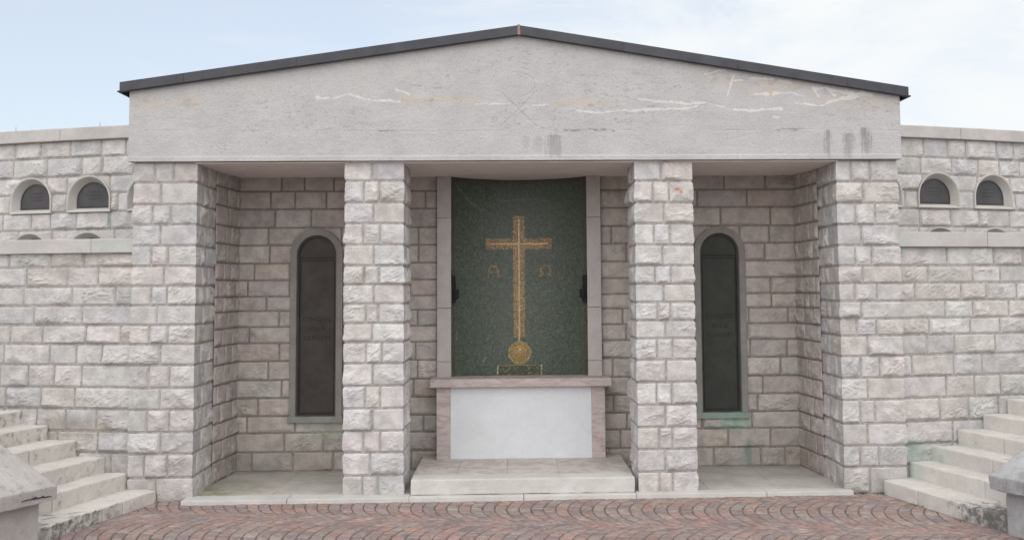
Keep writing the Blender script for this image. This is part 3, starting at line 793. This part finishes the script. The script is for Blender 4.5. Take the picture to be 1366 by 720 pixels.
    mk = np.stack([lime, rep, drk], 1)
    I = u*nz+v; fa = np.stack([I[:-1, :-1], I[1:, :-1], I[1:, 1:], I[:-1, 1:]], -1).reshape(-1, 4)
    mb = MB(); mb.add(np.stack([X, Y, Z], 1), fa.tolist(), mk)
    # ends, back; the underside is the soffit piece
    for x in (BXL, BXR):
        zs = np.linspace(H, float(gable(np.array(x)))+.02, nz)
        V = np.concatenate([np.stack([np.full(nz, x), np.full(nz, y), zs], 1) for y in (-.03, BD/2, BD)])
        f = [(k*nz+i, k*nz+i+1, (k+1)*nz+i+1, (k+1)*nz+i) for k in range(2) for i in range(nz-1)]
        if x == BXL: f = [q_[::-1] for q_ in f]
        mb.add(V, f, (0, 0, 0))
    V = [(BXL, -.037, H), (BXR, -.037, H), (BXR, BD, H), (BXL, BD, H), (BXL, BD, float(gable(np.array(BXL)))), (0, BD, BAP), (BXR, BD, float(gable(np.array(BXR))))]
    mb.add(V, [(0, 3, 2, 1), (3, 4, 5, 6, 2)], (0, .0, 0))
    mb.build('gable_beam', M['beam'], chapel, smooth=False, colname='marks')
build_beam()
# plaster soffit under the beam and the lower ceiling strip behind
mb = MB(); boxp(mb, -2.77, 2.77, .02, BD, H-.012, H-.003, bevel=.002, cell=.2, wob=.001)
boxp(mb, -2.77, 2.77, BD+.004, 1.85, H-.006, H+.06, bevel=.002, cell=.2, wob=.001)
mb.build('ceiling', M['ceiling'], chapel)
# body behind the beam that carries the roof and closes the sides
mb = MB()
for x0, x1 in ((-3.30, -2.80), (2.80, 3.29)): boxp(mb, x0, x1, .40, 2.4, .0, H-.004, bevel=.004, cell=.3, wob=.004)
boxp(mb, -2.79, 2.79, 1.60, 2.4, 0, H-.02, bevel=.004, cell=.3, wob=.004)
mb.add([(BXL, BD+.002, H), (BXL, 2.4, H), (BXL, 2.4, BZL), (BXL, BD+.002, BZL), (BXR, BD+.002, H), (BXR, 2.4, H), (BXR, 2.4, BZR), (BXR, BD+.002, BZR), (0, 2.4, BAP)],
       [(0, 3, 2, 1), (4, 5, 6, 7), (1, 2, 8, 6, 5)])
mb.build('core_wall', M['coping'], chapel)

# ---- roof
def build_roof():
    mb = MB()
    th = .078
    for sg in (-1, 1):
        xe, ze = (-3.382, 3.432) if sg < 0 else (3.366, 3.380)
        def bar(y0, y1, dz0, dz1, xend=xe):
            zz = lambda x: BAP-.008+(ze-BAP+.008)*(x/xe)
            p = [(0, y0), (xend, y0), (xend, y1), (0, y1)]
            lo = [(x, y, zz(x)+dz0) for x, y in p]; hi = [(x, y, zz(x)+dz1) for x, y in p]
            if sg < 0: lo.reverse(); hi.reverse()
            hexa(mb, lo+hi, bevel=.003, cell=.5, wob=.0)
        bar(-.085, -.060, 0, th)                    # fascia
        for q in (.9, 1.9, 2.85):                    # lapped joints of the sheet metal
            x_ = xe*q/3.38; z_ = BAP-.008+(ze-BAP+.008)*(x_/xe)
            boxp(mb, x_-.006, x_+.006, -.0885, -.083, z_+.004, z_+th-.003, bevel=.001, cell=0, wob=0)
        bar(-.0598, 2.5, .03, th-.002)               # sheet
        bar(-.085, -.0598+.02, -.004, .006, xe*1.006)   # drip lip
        bar(-.085, 2.5, -.002, .010, xe*1.006) if False else None
        # eaves turn-down at the end
        zz = ze
        hexa(mb, [(xe-.01*sg*-1 if False else xe, -.06, zz-.004), (xe+.012*sg, -.06, zz-.010), (xe+.012*sg, 2.5, zz-.010), (xe, 2.5, zz-.004)]
             + [(xe, -.06, zz+th-.006), (xe+.004*sg, -.06, zz+th-.008), (xe+.004*sg, 2.5, zz+th-.008), (xe, 2.5, zz+th-.006)], bevel=.001, cell=0, wob=0)
    rf = mb.build('roof', M['roof'], chapel)
    mb = MB(); hexa(mb, [(-.009, -.089, BAP-.012), (.013, -.089, BAP-.014), (.013, -.05, BAP-.014), (-.009, -.05, BAP-.012), (-.012, -.089, BAP+.076), (.011, -.089, BAP+.076), (.011, -.05, BAP+.076), (-.012, -.05, BAP+.076)], bevel=.004, cell=.02, wob=.004)
    mb.build('ridge_patch', M['rust'], rf)
build_roof()

# ---- floor: pale kerb, floor slabs, altar platform
mb = MB()
xk = [-2.79, -1.93, -.93, .02, .96, 2.06, 2.80]
for a, b in zip(xk[:-1], xk[1:]):
    ya = -.135+.085*(a+2.8)/5.6; yb = -.135+.085*(b+2.8)/5.6
    prism(mb, [(a+.0015, ya), (b-.0015, yb), (b-.0015, .06), (a+.0015, .06)], -.04, .030, bevel=.006, cell=.06, wob=.002)
mb.build('kerb', M['pale'], chapel)
mb = MB()
moss = lambda V: np.clip(sstep(-1.9, -2.75, V[:, 0])*1.1*sstep(.9, .1, V[:, 1])+sstep(.85, 1.15, V[:, 1])*.7, 0, 1)
for a, b in ((-2.80, -2.1), (-2.1, -1.45), (-1.45, -.95), (-.95, .95), (.95, 1.6), (1.6, 2.2), (2.2, 2.80)):
    boxp(mb, a+.001, b-.001, .0615, 1.20, -.04, .026, bevel=.003, cell=.08, wob=.002, verd=moss)
mb.build('floor_slab', M['floor'], chapel)
mb = MB()
prism(mb, [(-.925, -.035), (.955, -.02), (.955, .16), (-.925, .16)], .0305, .160, bevel=.012, cell=.05, wob=.004)
mb.build('platform_step', M['pale'], chapel)
mb = MB()
for a, b in ((-.925, -.55), (-.55, -.12), (-.12, .33), (.33, .955)):
    boxp(mb, a+.001, b-.001, .1608, 1.04, .0305, .160, bevel=.002, cell=.08, wob=.0015)
mb.build('platform_top', M['predella'], chapel)

# ================================================================== THE MOSAIC
mos = thing('mosaic_panel', 'dark green concave mosaic panel with golden cross on an orb, behind the altar', 'mosaic', (0, 1.3, .9))
def build_mosaic():
    lr = np.random.default_rng(5)
    hc, sag = .665, .30; RR = (hc*hc+sag*sag)/(2*sag); A = math.asin(hc/RR)
    y0 = CY2-.03; yc = y0+sag-RR       # circle centre in plan (in front)
    cell = .0078
    nu = int(2*A*RR/cell); z0, z1 = .84, 2.838; nz = int((z1-z0)/cell)
    av = np.linspace(-A, A, nu+1); zv = np.linspace(z0, z1, nz+1)
    am = (av[1:]+av[:-1])/2; zm = (zv[1:]+zv[:-1])/2
    a, z = np.meshgrid(am, zm, indexing='ij'); s = a*RR; x = RR*np.sin(a)
    X = x.ravel(); Z = z.ravel(); S = s.ravel()
    q = np.stack([X, Z, X*0], 1)
    W1 = fbm(q*6, 3, 71); jit = lr.normal(0, .003, X.shape)
    reg = np.zeros(X.shape, int)          # 0 field
    e = A*RR-np.abs(S); et = z1-Z
    reg[(e < .052) | (et < .05)] = 1       # brown border
    reg[(e < .018) | (et < .016)] = 2      # dark edge (kept with the border)
    cz = 2.189
    cross = ((np.abs(X) < .057+jit) & (Z < 2.474) & (Z > 1.262)) | ((np.abs(Z-cz) < .052+jit) & (np.abs(X) < .330))
    reg[cross] = 3
    stem = (np.abs(X+.003) < .009) & (Z < 1.262) & (Z > 1.205)
    orb = np.hypot(X, Z-1.107) < .113+jit
    reg[stem] = 3; reg[orb] = 4
    ped = (np.abs(X) < .222) & (Z < .992); reg[ped] = 5
    # letters
    def letter(cx, cz_, omega):
        d = np.full(X.shape, 9.)
        th = np.linspace(R(-52), R(232), 24)
        c = [(cx+.048*math.cos(t), cz_+.012+.050*math.sin(t)) for t in th]
        if omega:
            d = np.minimum(d, seg_dist(X, Z, c)); d = np.minimum(d, seg_dist(X, Z, [c[0], (cx+.056, cz_-.042)])); d = np.minimum(d, seg_dist(X, Z, [c[-1], (cx-.056, cz_-.042)]))
        else:
            th = np.linspace(R(5), R(175), 16); c = [(cx+.042*math.cos(t), cz_+.012+.046*math.sin(t)) for t in th]
            d = np.minimum(d, seg_dist(X, Z, [(cx+.056, cz_-.056)]+c+[(cx-.050, cz_-.050)]))
            d = np.minimum(d, seg_dist(X, Z, [(cx-.042, cz_-.004), (cx+.04, cz_-.004)]))
        return d < .0095
    reg[letter(-.256, 1.912, False)] = 6; reg[letter(.266, 1.912, True)] = 7
    n = len(X); rnd = lr.uniform(0, 1, n)
    field = np.array([(.066, .086, .066), (.056, .083, .058), (.078, .095, .073), (.060, .075, .062), (.098, .113, .092), (.078, .080, .058), (.088, .077, .066)])
    C = field[lr.choice(len(field), n, p=[.26, .22, .17, .15, .08, .07, .05])]*lr.uniform(.84, 1.16, (n, 1))
    # worn pale scratches
    sc = sstep(.015, .0, np.abs(fbm(q*np.array([3.2, 4.5, 1]), 4, 83)-.12))*.25*(rnd > .45)
    for pts, w, k in (([(-.60, 2.74), (-.48, 2.60), (-.36, 2.52)], .02, .35), ([(-.2, 2.62), (.1, 2.64), (.3, 2.62)], .012, .25), ([(-.36, 1.03), (-.33, 1.07)], .012, .8), ([(-.61, 1.25), (-.605, 1.33)], .01, .6)):
        sc = np.maximum(sc, sstep(w, 0, seg_dist(X, Z, pts))*k*(rnd > .25))
    C = C*(1-sc[:, None])+np.array((.22, .24, .22))*sc[:, None]
    brown = np.array([(.075, .060, .040), (.095, .075, .045), (.06, .055, .045), (.085, .082, .055)])
    m = reg == 1; C[m] = brown[lr.integers(4, size=m.sum())]
    m = reg == 2; C[m] = np.array((.045, .038, .034))*lr.uniform(.7, 1.3, (m.sum(), 1))
    gold = np.array([(.22, .150, .075), (.15, .100, .058), (.28, .20, .10), (.10, .074, .052), (.19, .125, .072)])
    m = (reg == 3) | (reg == 6) | (reg == 7); C[m] = gold[lr.integers(5, size=m.sum())]*1.15
    m = (reg == 6) | (reg == 7); C[m] = C[m]*.85+np.array((.055, .062, .045))*.15
    core = (reg == 3) & (((np.abs(X) < .0085) & (Z < 2.44)) | ((np.abs(Z-cz) < .0085) & (np.abs(X) < .29)))
    C[core] = np.array((.40, .30, .16))*lr.uniform(.8, 1.25, (core.sum(), 1))
    m = reg == 4
    r = np.hypot(X, Z-1.107); r2 = np.hypot(X-.005, Z-1.14)
    band = .5+.5*np.sin(r2*230)
    cg = np.array((.34, .235, .09))[None]*(.55+.75*band[:, None]*sstep(.08, .0, r2)[:, None]+.25*rnd[:, None])
    cg[r > .10] = np.array((.30, .205, .085)); C[m] = cg[m]*lr.uniform(.75, 1.2, (m.sum(), 1))
    m = reg == 5
    pc = np.where(rnd[:, None] > .94, np.array((.28, .23, .14)), np.array((.065, .07, .045)))
    edge = (Z > .982); side = (np.abs(X) > .213)
    pc[edge] = np.array((.24, .18, .08)); pc[edge & (rnd < .3)] = np.array((.10, .09, .05)); pc[side] = np.array((.36, .34, .27)); pc[side & (rnd < .25)] = np.array((.10, .09, .05))
    C[m] = pc[m]
    def tess(ids, name, mat, parent, label=None):
        iu, iz = ids//nz, ids % nz
        k = len(ids); mb = MB()
        gp = .0007
        V = np.zeros((k, 4, 3))
        dep = lr.normal(0, .0006, k); tl = lr.normal(0, .0007, (k, 4))
        for c, (du, dz) in enumerate(((0, 0), (1, 0), (1, 1), (0, 1))):
            aa = av[iu+du]; zz = zv[iz+dz]
            rr_ = RR-dep-tl[:, c]
            V[:, c, 0] = rr_*np.sin(aa); V[:, c, 1] = yc+rr_*np.cos(aa); V[:, c, 2] = zz
        fa = (np.arange(k)[:, None]*4+np.arange(4)).tolist()
        mb.add(V.reshape(-1, 3), fa, np.repeat(C[ids], 4, 0))
        o = mb.build(name, mat, parent)
        if label: o['label'] = label
        return o
    idx = np.arange(n)
    tess(idx[reg == 0], 'field', M['mosaic'], mos); tess(idx[(reg == 1) | (reg == 2)], 'border', M['mosaic'], mos)
    tess(idx[reg == 3], 'cross', M['gold'], mos); tess(idx[reg == 4], 'orb', M['gold'], mos); tess(idx[reg == 5], 'pedestal', M['gold'], mos)
    tess(idx[reg == 6], 'letter', M['gold'], mos, 'golden letter alpha'); tess(idx[reg == 7], 'letter', M['gold'], mos, 'golden letter omega')
    # shell behind
    mb = MB(); k = 24; aa = np.linspace(-A, A, k)
    V = [(math.sin(t)*(RR+.012), yc+math.cos(t)*(RR+.012), zz) for zz in (z0, z1+.01) for t in aa]
    mb.add(V, [(i, i+1, k+i+1, k+i) for i in range(k-1)], (.03, .03, .03)); mb.build('backing', M['iron'], mos)
    # iron catches on the two edges
    for sg in (-1, 1):
        mb = MB(); ys = CY2-.01
        boxp(mb, sg*.634-.017, sg*.634+.017, ys-.040, ys+.02, 1.61, 1.872, bevel=.005, cell=.03, wob=.002)
        boxp(mb, sg*.610-.022, sg*.610+.022, ys-.060, ys+.02, 1.652, 1.735, bevel=.008, cell=.03, wob=.002)
        boxp(mb, sg*.636-.016, sg*.636+.016, ys-.028, ys+.02, 1.80, 1.850, bevel=.006, cell=.03, wob=.002)
        mb.build('latch', M['iron'], mos)
build_mosaic()

# ================================================================== THE ALTAR
alt = thing('altar', 'low wall altar with pink marble top and legs round a white front panel', 'altar', (0, .9, .16))
AY = .855
mb = MB(); boxp(mb, -.842, .858, AY-.045, CY2+.06, .828, .905, bevel=.006, cell=.06, wob=.002); mb.build('altar_top', M['marble'], alt)
for a, b in ((-.782, -.655), (.672, .798)):
    mb = MB(); boxp(mb, a, b, AY, CY2+.03, .1602, .826, bevel=.004, cell=.06, wob=.0015); mb.build('leg', M['marble'], alt)
mb = MB(); boxp(mb, -.6545, .6715, AY+.018, AY+.06, .1602, .825, bevel=.002, cell=.03, wob=.001, grime=lambda V: sstep(.27, .16, V[:, 2]+.05*fbm(V*9, 3, 4))*.55); mb.build('front_panel', M['white'], alt)

# ================================================================== RETAINING WALLS (lower tier), TERRACE, NICHE WALLS (upper tier)
def arc(yc, rad, x0, x1, n=60):
    xs = np.linspace(x0, x1, n); return [(x, yc-math.sqrt(rad*rad-x*x)) for x in xs]
def arcY(yc, rad, x): return yc-math.sqrt(rad*rad-x*x)
LYC, LR = 23.862, 24.0
UYC, UR = 18.90, 18.0
LEND = 8.6
def strip(mb, yc, rad, xa, xb, front, back, z0, z1, **k):
    """a curved slab following a tier, from xa to xb"""
    n = max(2, int(abs(xb-xa)/.25)+1); xs = np.linspace(xa, xb, n)
    def off(x, d):
        nx, ny = x/rad, -math.sqrt(1-(x/rad)**2); return (x+nx*d, arcY(yc, rad, x)+ny*d)
    poly = [off(x, front) for x in xs]+[off(x, -back) for x in xs[::-1]]
    prism(mb, poly, z0, z1, **k)
for sg in (-1, 1):
    side = 'left' if sg < 0 else 'right'
    w = thing('retaining_wall', ('curved rough stone retaining wall behind the stairs with the cracked pinkish parapet' if sg < 0 else 'curved rough stone retaining wall with a green copper stain at its foot'), 'wall', (sg*5, .4, 0), 'curved walls beside the chapel')
    xa, xb = (-LEND, -3.27) if sg < 0 else (3.27, LEND)
    p = Path(arc(LYC, LR, xa, xb)); mb = MB()
    def lz(k, x): return zrow(k+4, np.clip(x, -3.0, 3.0))
    stn = chain(grimebase(.0, .4, .3), ellstain(3.36, .34, .18, .14, VERD, .38) if sg > 0 else ellstain(-3.8, .6, .5, .12, (.30, .26, .21), .5))
    masonry(mb, p, lz, 12, rnd_seams(p.L, np.random.default_rng(81+sg), .24, .50), amp=.016, seed=83+sg, stain=stn, res=.015)
    mb.build('stone_face', [M['rock'], M['mortar']], w)
    zc0, zc1 = (2.072, 2.192) if sg < 0 else (2.082, 2.212)
    js = [3.215, 3.655, 4.7, 5.8, 6.9, 7.8, LEND] if sg < 0 else [3.215, 4.125, 5.1, 6.0, 6.9, 7.8, LEND]
    for a, b in zip(js[:-1], js[1:]):
        mb = MB(); a_, b_ = sorted((sg*(a+.001), sg*(b-.001)))
        strip(mb, LYC, LR, a_, b_, .058, .30, zc0, zc1, bevel=.007, cell=.06, wob=.0025, seed=int(a*10),
              verd=(lambda V: sstep(3.50, 3.25, V[:, 0])*.55) if sg > 0 else (lambda V: sstep(-3.9, -3.45, V[:, 0])*.35))
        mb.build('coping', M['coping'], w)
    # core behind the face
    mb = MB(); strip(mb, LYC, LR, *sorted((sg*3.25, sg*(LEND-.01))), -.02, .28, 0, zc0-.002, bevel=0, cell=.4, wob=0); mb.build('core', M['coping'], w)
    # terrace between the tiers
    mb = MB(); strip(mb, LYC, LR, *sorted((sg*3.31, sg*(LEND-.02))), -.29, 1.6, 1.70, 1.80, bevel=.004, cell=.3, wob=.003)
    o = mb.build('terrace', M['terrace']); o['kind'] = 'structure'

    # upper tier with burial niches
    n = thing('niche_wall', ('rough stone wall of arched burial niches above the left terrace, teal drip under one sill' if sg < 0 else 'rough stone wall of arched burial niches above the right terrace, clean sills'), 'wall', (sg*5, 1.8, 1.8), 'curved walls beside the chapel')
    xa, xb = (-LEND, -3.34) if sg < 0 else (3.34, LEND)
    p = Path(arc(UYC, UR, xa, xb)); mb = MB()
    U = np.array([3.27, 3.09, 2.897, 2.722, 2.535, 2.36, 2.18, 1.985, 1.78]) if sg < 0 else np.array([3.26, 3.05, 2.875, 2.706, 2.522, 2.342, 2.17, 1.975, 1.78])
    uz = lambda k, x: np.full(np.shape(x), U[k]) if np.ndim(x) else U[k]
    cxs = [3.63, 4.29, 4.95, 5.615, 6.28, 6.945, 7.61]
    # path s for a given x
    sx = lambda x: float(np.interp(x, p.p[:, 0], p.s))
    holes = []; spots = []
    for cx in cxs:
        for zb in (2.535, 1.975):
            holes.append(arch_sd(sx(sg*cx), zb+.004, .244, zb+.362)); spots.append((sg*cx, zb))
    std = ellstain(-4.075, 2.45, .016, .12, (.16, .27, .24), .8, nsc=40) if sg < 0 else grimebase(1.7, .2, .3)
    masonry(mb, p, uz, 8, rnd_seams(p.L, np.random.default_rng(91+sg), .22, .42), amp=.014, seed=93+sg, stain=std, holes=holes, res=.0155)
    mb.build('stone_face', [M['rock'], M['mortar']], n)
    for q, (cx, zb) in enumerate(spots):
        nx, ny = cx/UR, -math.sqrt(1-(cx/UR)**2); org = (cx, arcY(UYC, UR, cx), zb); t = (-ny, nx); nr = (nx, ny)
        lo = arch_loop(.251, 0, .368); l1 = arch_loop(.238, .010, .355); l2 = arch_loop(.231, .017, .348)
        lp = arch_loop(.186, .046, .305)
        mb = MB()
        vd = (lambda V: sstep(.06, 0, np.abs(V[:, 0]+4.12))*sstep(zb+.07, zb+.03, V[:, 2])*1.2) if sg < 0 and abs(cx+4.29) < .01 and zb > 2.3 else (lambda V: np.zeros(len(V)))
        loft(mb, [w3(lo, -.03), w3(lo, .022), w3([(u_*.99, z_-.002*0) for u_, z_ in lo], .027), w3(l1, .027), w3(l2, .020), w3(lp, -.055)], org, t, nr, verdigris=vd)
        s_ = mb.build('burial_niche', M['cement'], n, smooth=False)
        mb = MB(); le = arch_loop(.187, .045, .306); li = arch_loop(.179, .056, .297)
        loft(mb, [w3(le, -.06), w3(le, -.046), w3(li, -.046), w3(arch_loop(.177, .058, .295), -.052)], org, t, nr)
        arch_fill(mb, arch_loop(.177, .058, .295), -.052, org, t, nr)
        # ledge along the bottom and worn raised lines
        def bar(u0, u1, z0_, z1_, h0_, h1_):
            c = []
            for zz in (z0_, z1_):
                for uu, hh in ((u0, h1_), (u1, h1_), (u1, h0_), (u0, h0_)): c.append((org[0]+t[0]*uu+nr[0]*hh, org[1]+t[1]*uu+nr[1]*hh, org[2]+zz))
            hexa(mb, c, bevel=.001, cell=0, wob=0)
        bar(-.175, .175, .059, .071, -.052, -.043)
        lr2 = np.random.default_rng(int(abs(cx)*100)+q)
        for zz, hw_ in ((.205, .06), (.17, .085), (.135, .07)):
            u_ = -hw_
            while u_ < hw_:
                wd = lr2.uniform(.008, .02); bar(u_, u_+wd, zz, zz+.011+lr2.uniform(0, .004), -.052, -.0485); u_ += wd+lr2.uniform(.005, .012)
        mb.build('bronze_plaque', M['plaque'], s_)
    cz = (3.258, 3.385) if sg < 0 else (3.244, 3.366)
    js = [3.335, 4.60, 5.75, 6.9, LEND] if sg < 0 else [3.335, 4.545, 5.7, 6.9, LEND]
    for a, b in zip(js[:-1], js[1:]):
        mb = MB(); a_, b_ = sorted((sg*(a+.001), sg*(b-.001)))
        strip(mb, UYC, UR, a_, b_, .060, .42, cz[0], cz[1], bevel=.008, cell=.06, wob=.003, seed=int(a*10)+3); mb.build('coping', M['coping'], n)
    mb = MB(); strip(mb, UYC, UR, *sorted((sg*3.345, sg*(LEND-.01))), -.09, .40, 1.6, cz[0]-.002, bevel=0, cell=.4, wob=0); mb.build('core', M['coping'], n)

# ================================================================== STAIRS AND PARAPETS
for sg in (-1, 1):
    st = thing('stone_stairs', ('pale stone stairs climbing left, blackened first step front' if sg < 0 else 'pale stone stairs climbing right, green stain where the lower steps meet the wall'), 'stairs', (sg*3.6, -.6, 0), 'stairs beside the chapel')
    xk = ([3.035, 3.291, 3.506, 3.769, 4.032, 4.282] if sg < 0 else [3.065, 3.329, 3.542, 3.794, 4.044, 4.284]); xk += [xk[-1]+.25*i for i in range(1, 7)]
    zs = ([.097, .227, .357, .490, .612, .732] if sg < 0 else [.109, .243, .369, .497, .621, .746]); zs += [zs[-1]+.124*i for i in range(1, 7)]
    def edge(k):
        a = R(15.5)+R(3)*(xk[k]-3.05)
        yw = -.02 if k == 0 else arcY(LYC, LR, xk[k])-.015
        if k == 0: yw = -.02
        dx, dy = math.sin(a), -math.cos(a)
        Ln = (1.33 if sg < 0 else 1.38) if k == 0 else 1.46
        return (xk[k], yw), (xk[k]+dx*Ln, yw+dy*Ln)
    for k in range(11):
        (x0, y0), (x1, y1) = edge(k); (x2, y2), (x3, y3) = edge(k+1)
        ex = .05
        dxn, dyn = x2-x0, y2-y0
        poly = [(x0, y0), (x2+dxn*.25, y2+dyn*.25+(.0 if k else .01)), (x3+.05, y3), (x1, y1)]
        poly = [(sg*x, y) for x, y in poly]
        if sg > 0: poly = poly[::-1]
        zt = zs[k]
        if sg > 0: gr = (lambda V: sstep(-.55, -1.25, V[:, 1])*1.15) if k == 0 else (lambda V: np.full(len(V), .05))
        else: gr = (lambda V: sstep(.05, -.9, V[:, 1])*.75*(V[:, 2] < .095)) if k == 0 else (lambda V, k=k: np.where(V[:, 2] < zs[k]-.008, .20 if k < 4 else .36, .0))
        vd = (lambda V: sstep(-.16, .02, V[:, 1])*.5) if sg > 0 and k < 3 else (lambda V: np.zeros(len(V)))
        lj = .30+.4*((k*37) % 10)/10
        def cut(a0, a1):
            P_ = lambda A_, B_, t_: (A_[0]+(B_[0]-A_[0])*t_, A_[1]+(B_[1]-A_[1])*t_)
            q = poly if sg < 0 else poly[::-1]
            r_ = [P_(q[0], q[3], a0), P_(q[1], q[2], a0), P_(q[1], q[2], a1), P_(q[0], q[3], a1)]
            return r_ if sg < 0 else r_[::-1]
        mb = MB()
        for a0, a1 in ((0, lj-.0018), (lj+.0018, 1)): prism(mb, cut(a0, a1), max(-.04, zt-.22), zt, bevel=.012, cell=.04, wob=.006, seed=k*3+sg, grime=gr, verd=vd)
        mb.build('step', M['step'], st)
    # parapet: sloping coping on a low wall at the outer end of the steps
    pr = thing('stair_parapet', ('cracked pinkish stone parapet closing the left stairs' if sg < 0 else 'grey stone parapet with spotted lichen closing the right stairs'), 'parapet', (sg*3.9, -1.4, 0), 'stair parapets')
    tip = np.array((3.239, -1.27, .400)) if sg < 0 else np.array((3.300, -1.318, .402))
    e = np.array((math.sin(R(27)), -math.cos(R(27)), 0)); tg = np.array((math.cos(R(13)), math.sin(R(13)), 0.585))
    W, Ln, T = .55, 2.4, .098
    mir = lambda p: (sg*p[0], p[1], p[2])
    A = tip; B = tip+e*W; C = B+tg*Ln; D = A+tg*Ln
    mb = MB()
    lo = [mir(p-np.array((0, 0, T))) for p in (A, B, C, D)]; hi = [mir(p) for p in (A, B, C, D)]
    if sg < 0: lo.reverse(); hi.reverse()
    hexa(mb, lo+hi, bevel=.010, cell=.03, wob=.005, seed=5, grime=lambda V: np.full(len(V), .30))
    mb.build('coping', M['cap'] if sg < 0 else M['capgrey'], pr)
    if sg < 0:        # the open crack across the end face
        mb = MB(); nrm = np.array((-math.cos(R(27)), -math.sin(R(27)), 0.))
        cr = [(.045, -.064, .001), (.075, -.060, .003), (.095, -.061, .0025), (.11, -.055, .006), (.125, -.057, .003), (.15, -.056, .0035), (.165, -.051, .007), (.18, -.053, .005), (.20, -.054, .002), (.235, -.052, .0025), (.27, -.056, .001)]
        V = []
        for d, z, w_ in cr:
            p0 = A+e*d+np.array((0, 0, z))+nrm*.0075
            for zz in (-w_, w_):
                for dp in (0, -.03): q_ = p0+np.array((0, 0, zz))+nrm*dp; V.append(mir(q_))
        fa = []
        for i in range(len(cr)-1):
            b0, b1 = 4*i, 4*i+4
            fa += [(b0, b1, b1+2, b0+2), (b0+1, b0+3, b1+3, b1+1), (b0, b0+1, b1+1, b1), (b0+2, b1+2, b1+3, b0+3)]
        mb.add(V, fa, (.05, .05, .05)); mb.build('crack', M['soil2'], pr)
    A2 = A+tg*.105+e*.035; B2 = B+tg*.105-e*.035; C2 = C-tg*.02-e*.035; D2 = D-tg*.02+e*.035
    mb = MB()
    hi = [mir(p-np.array((0, 0, T-.006))) for p in (A2, B2, C2, D2)]; lo = [(q[0], q[1], -.04) for q in hi]
    if sg < 0: lo.reverse(); hi.reverse()
    hexa(mb, lo+hi, bevel=.010, cell=.05, wob=.004, seed=6, grime=lambda V: np.full(len(V), .1)); mb.build('parapet_wall', M['cap'] if sg < 0 else M['capgrey'], pr)

# ================================================================== small growth
def tufts(name, label, spots, mat, hgt, nbl, seed):
    lr = np.random.default_rng(seed); mb = MB()
    for (x, y, z) in spots:
        for _ in range(nbl):
            a = lr.uniform(0, 2*math.pi); h = hgt*lr.uniform(.4, 1.15); ln = lr.uniform(.05, .45)*h; w = lr.uniform(.0012, .0028)
            bx, by = x+lr.normal(0, .012), y+lr.normal(0, .012)
            ca, sa = math.cos(a), math.sin(a); V = []
            for i in range(4):
                t = i/3; r = ln*t*t; ww = w*(1-t*.85)
                V += [(bx+ca*r-sa*ww, by+sa*r+ca*ww, z+h*t), (bx+ca*r+sa*ww, by+sa*r-ca*ww, z+h*t)]
            mb.add(V, [(2*i, 2*i+1, 2*i+3, 2*i+2) for i in range(3)])
    o = mb.build(name, mat); o['kind'] = 'stuff'; o['label'] = label; o['category'] = 'grass'
lr = np.random.default_rng(3)
def up(x): return (x, arcY(UYC, UR, x)+lr.uniform(.02, .3), 3.384 if x < 0 else 3.364)
tufts('dry_grass', 'thin dry grass growing along the coping of the left niche wall', [up(x) for x in (-5.2, -5.05, -5.0, -4.45, -4.2, -4.18, -3.9)], M['grass'], .075, 3, 1)
tufts('dry_grass', 'thin dry grass growing along the coping of the right niche wall', [up(x) for x in (4.0, 4.3, 4.32, 4.9, 4.95, 5.05, 5.1)], M['grass'], .065, 3, 2)
tufts('weeds', 'small green weeds at the foot of the right stairs', [(3.17+.02*i+lr.normal(0, .02), -.42-.05*i+lr.normal(0, .03), -.012) for i in range(5)]+[(3.33+lr.normal(0, .04), -.92+lr.normal(0, .05), -.012) for i in range(4)]+[(3.02+lr.normal(0, .05), -.02, -.012) for i in range(6)], M['moss'], .022, 14, 3)
tufts('weeds', 'small green weeds between the kerb and the left pier', [(-2.8+lr.normal(0, .12), -.14+lr.normal(0, .04), -.012) for i in range(6)]+[(-2.5+.1*i+lr.normal(0, .03), -.175+.0017*i*10+lr.normal(0, .012), -.012) for i in range(12)], M['moss'], .012, 10, 4)
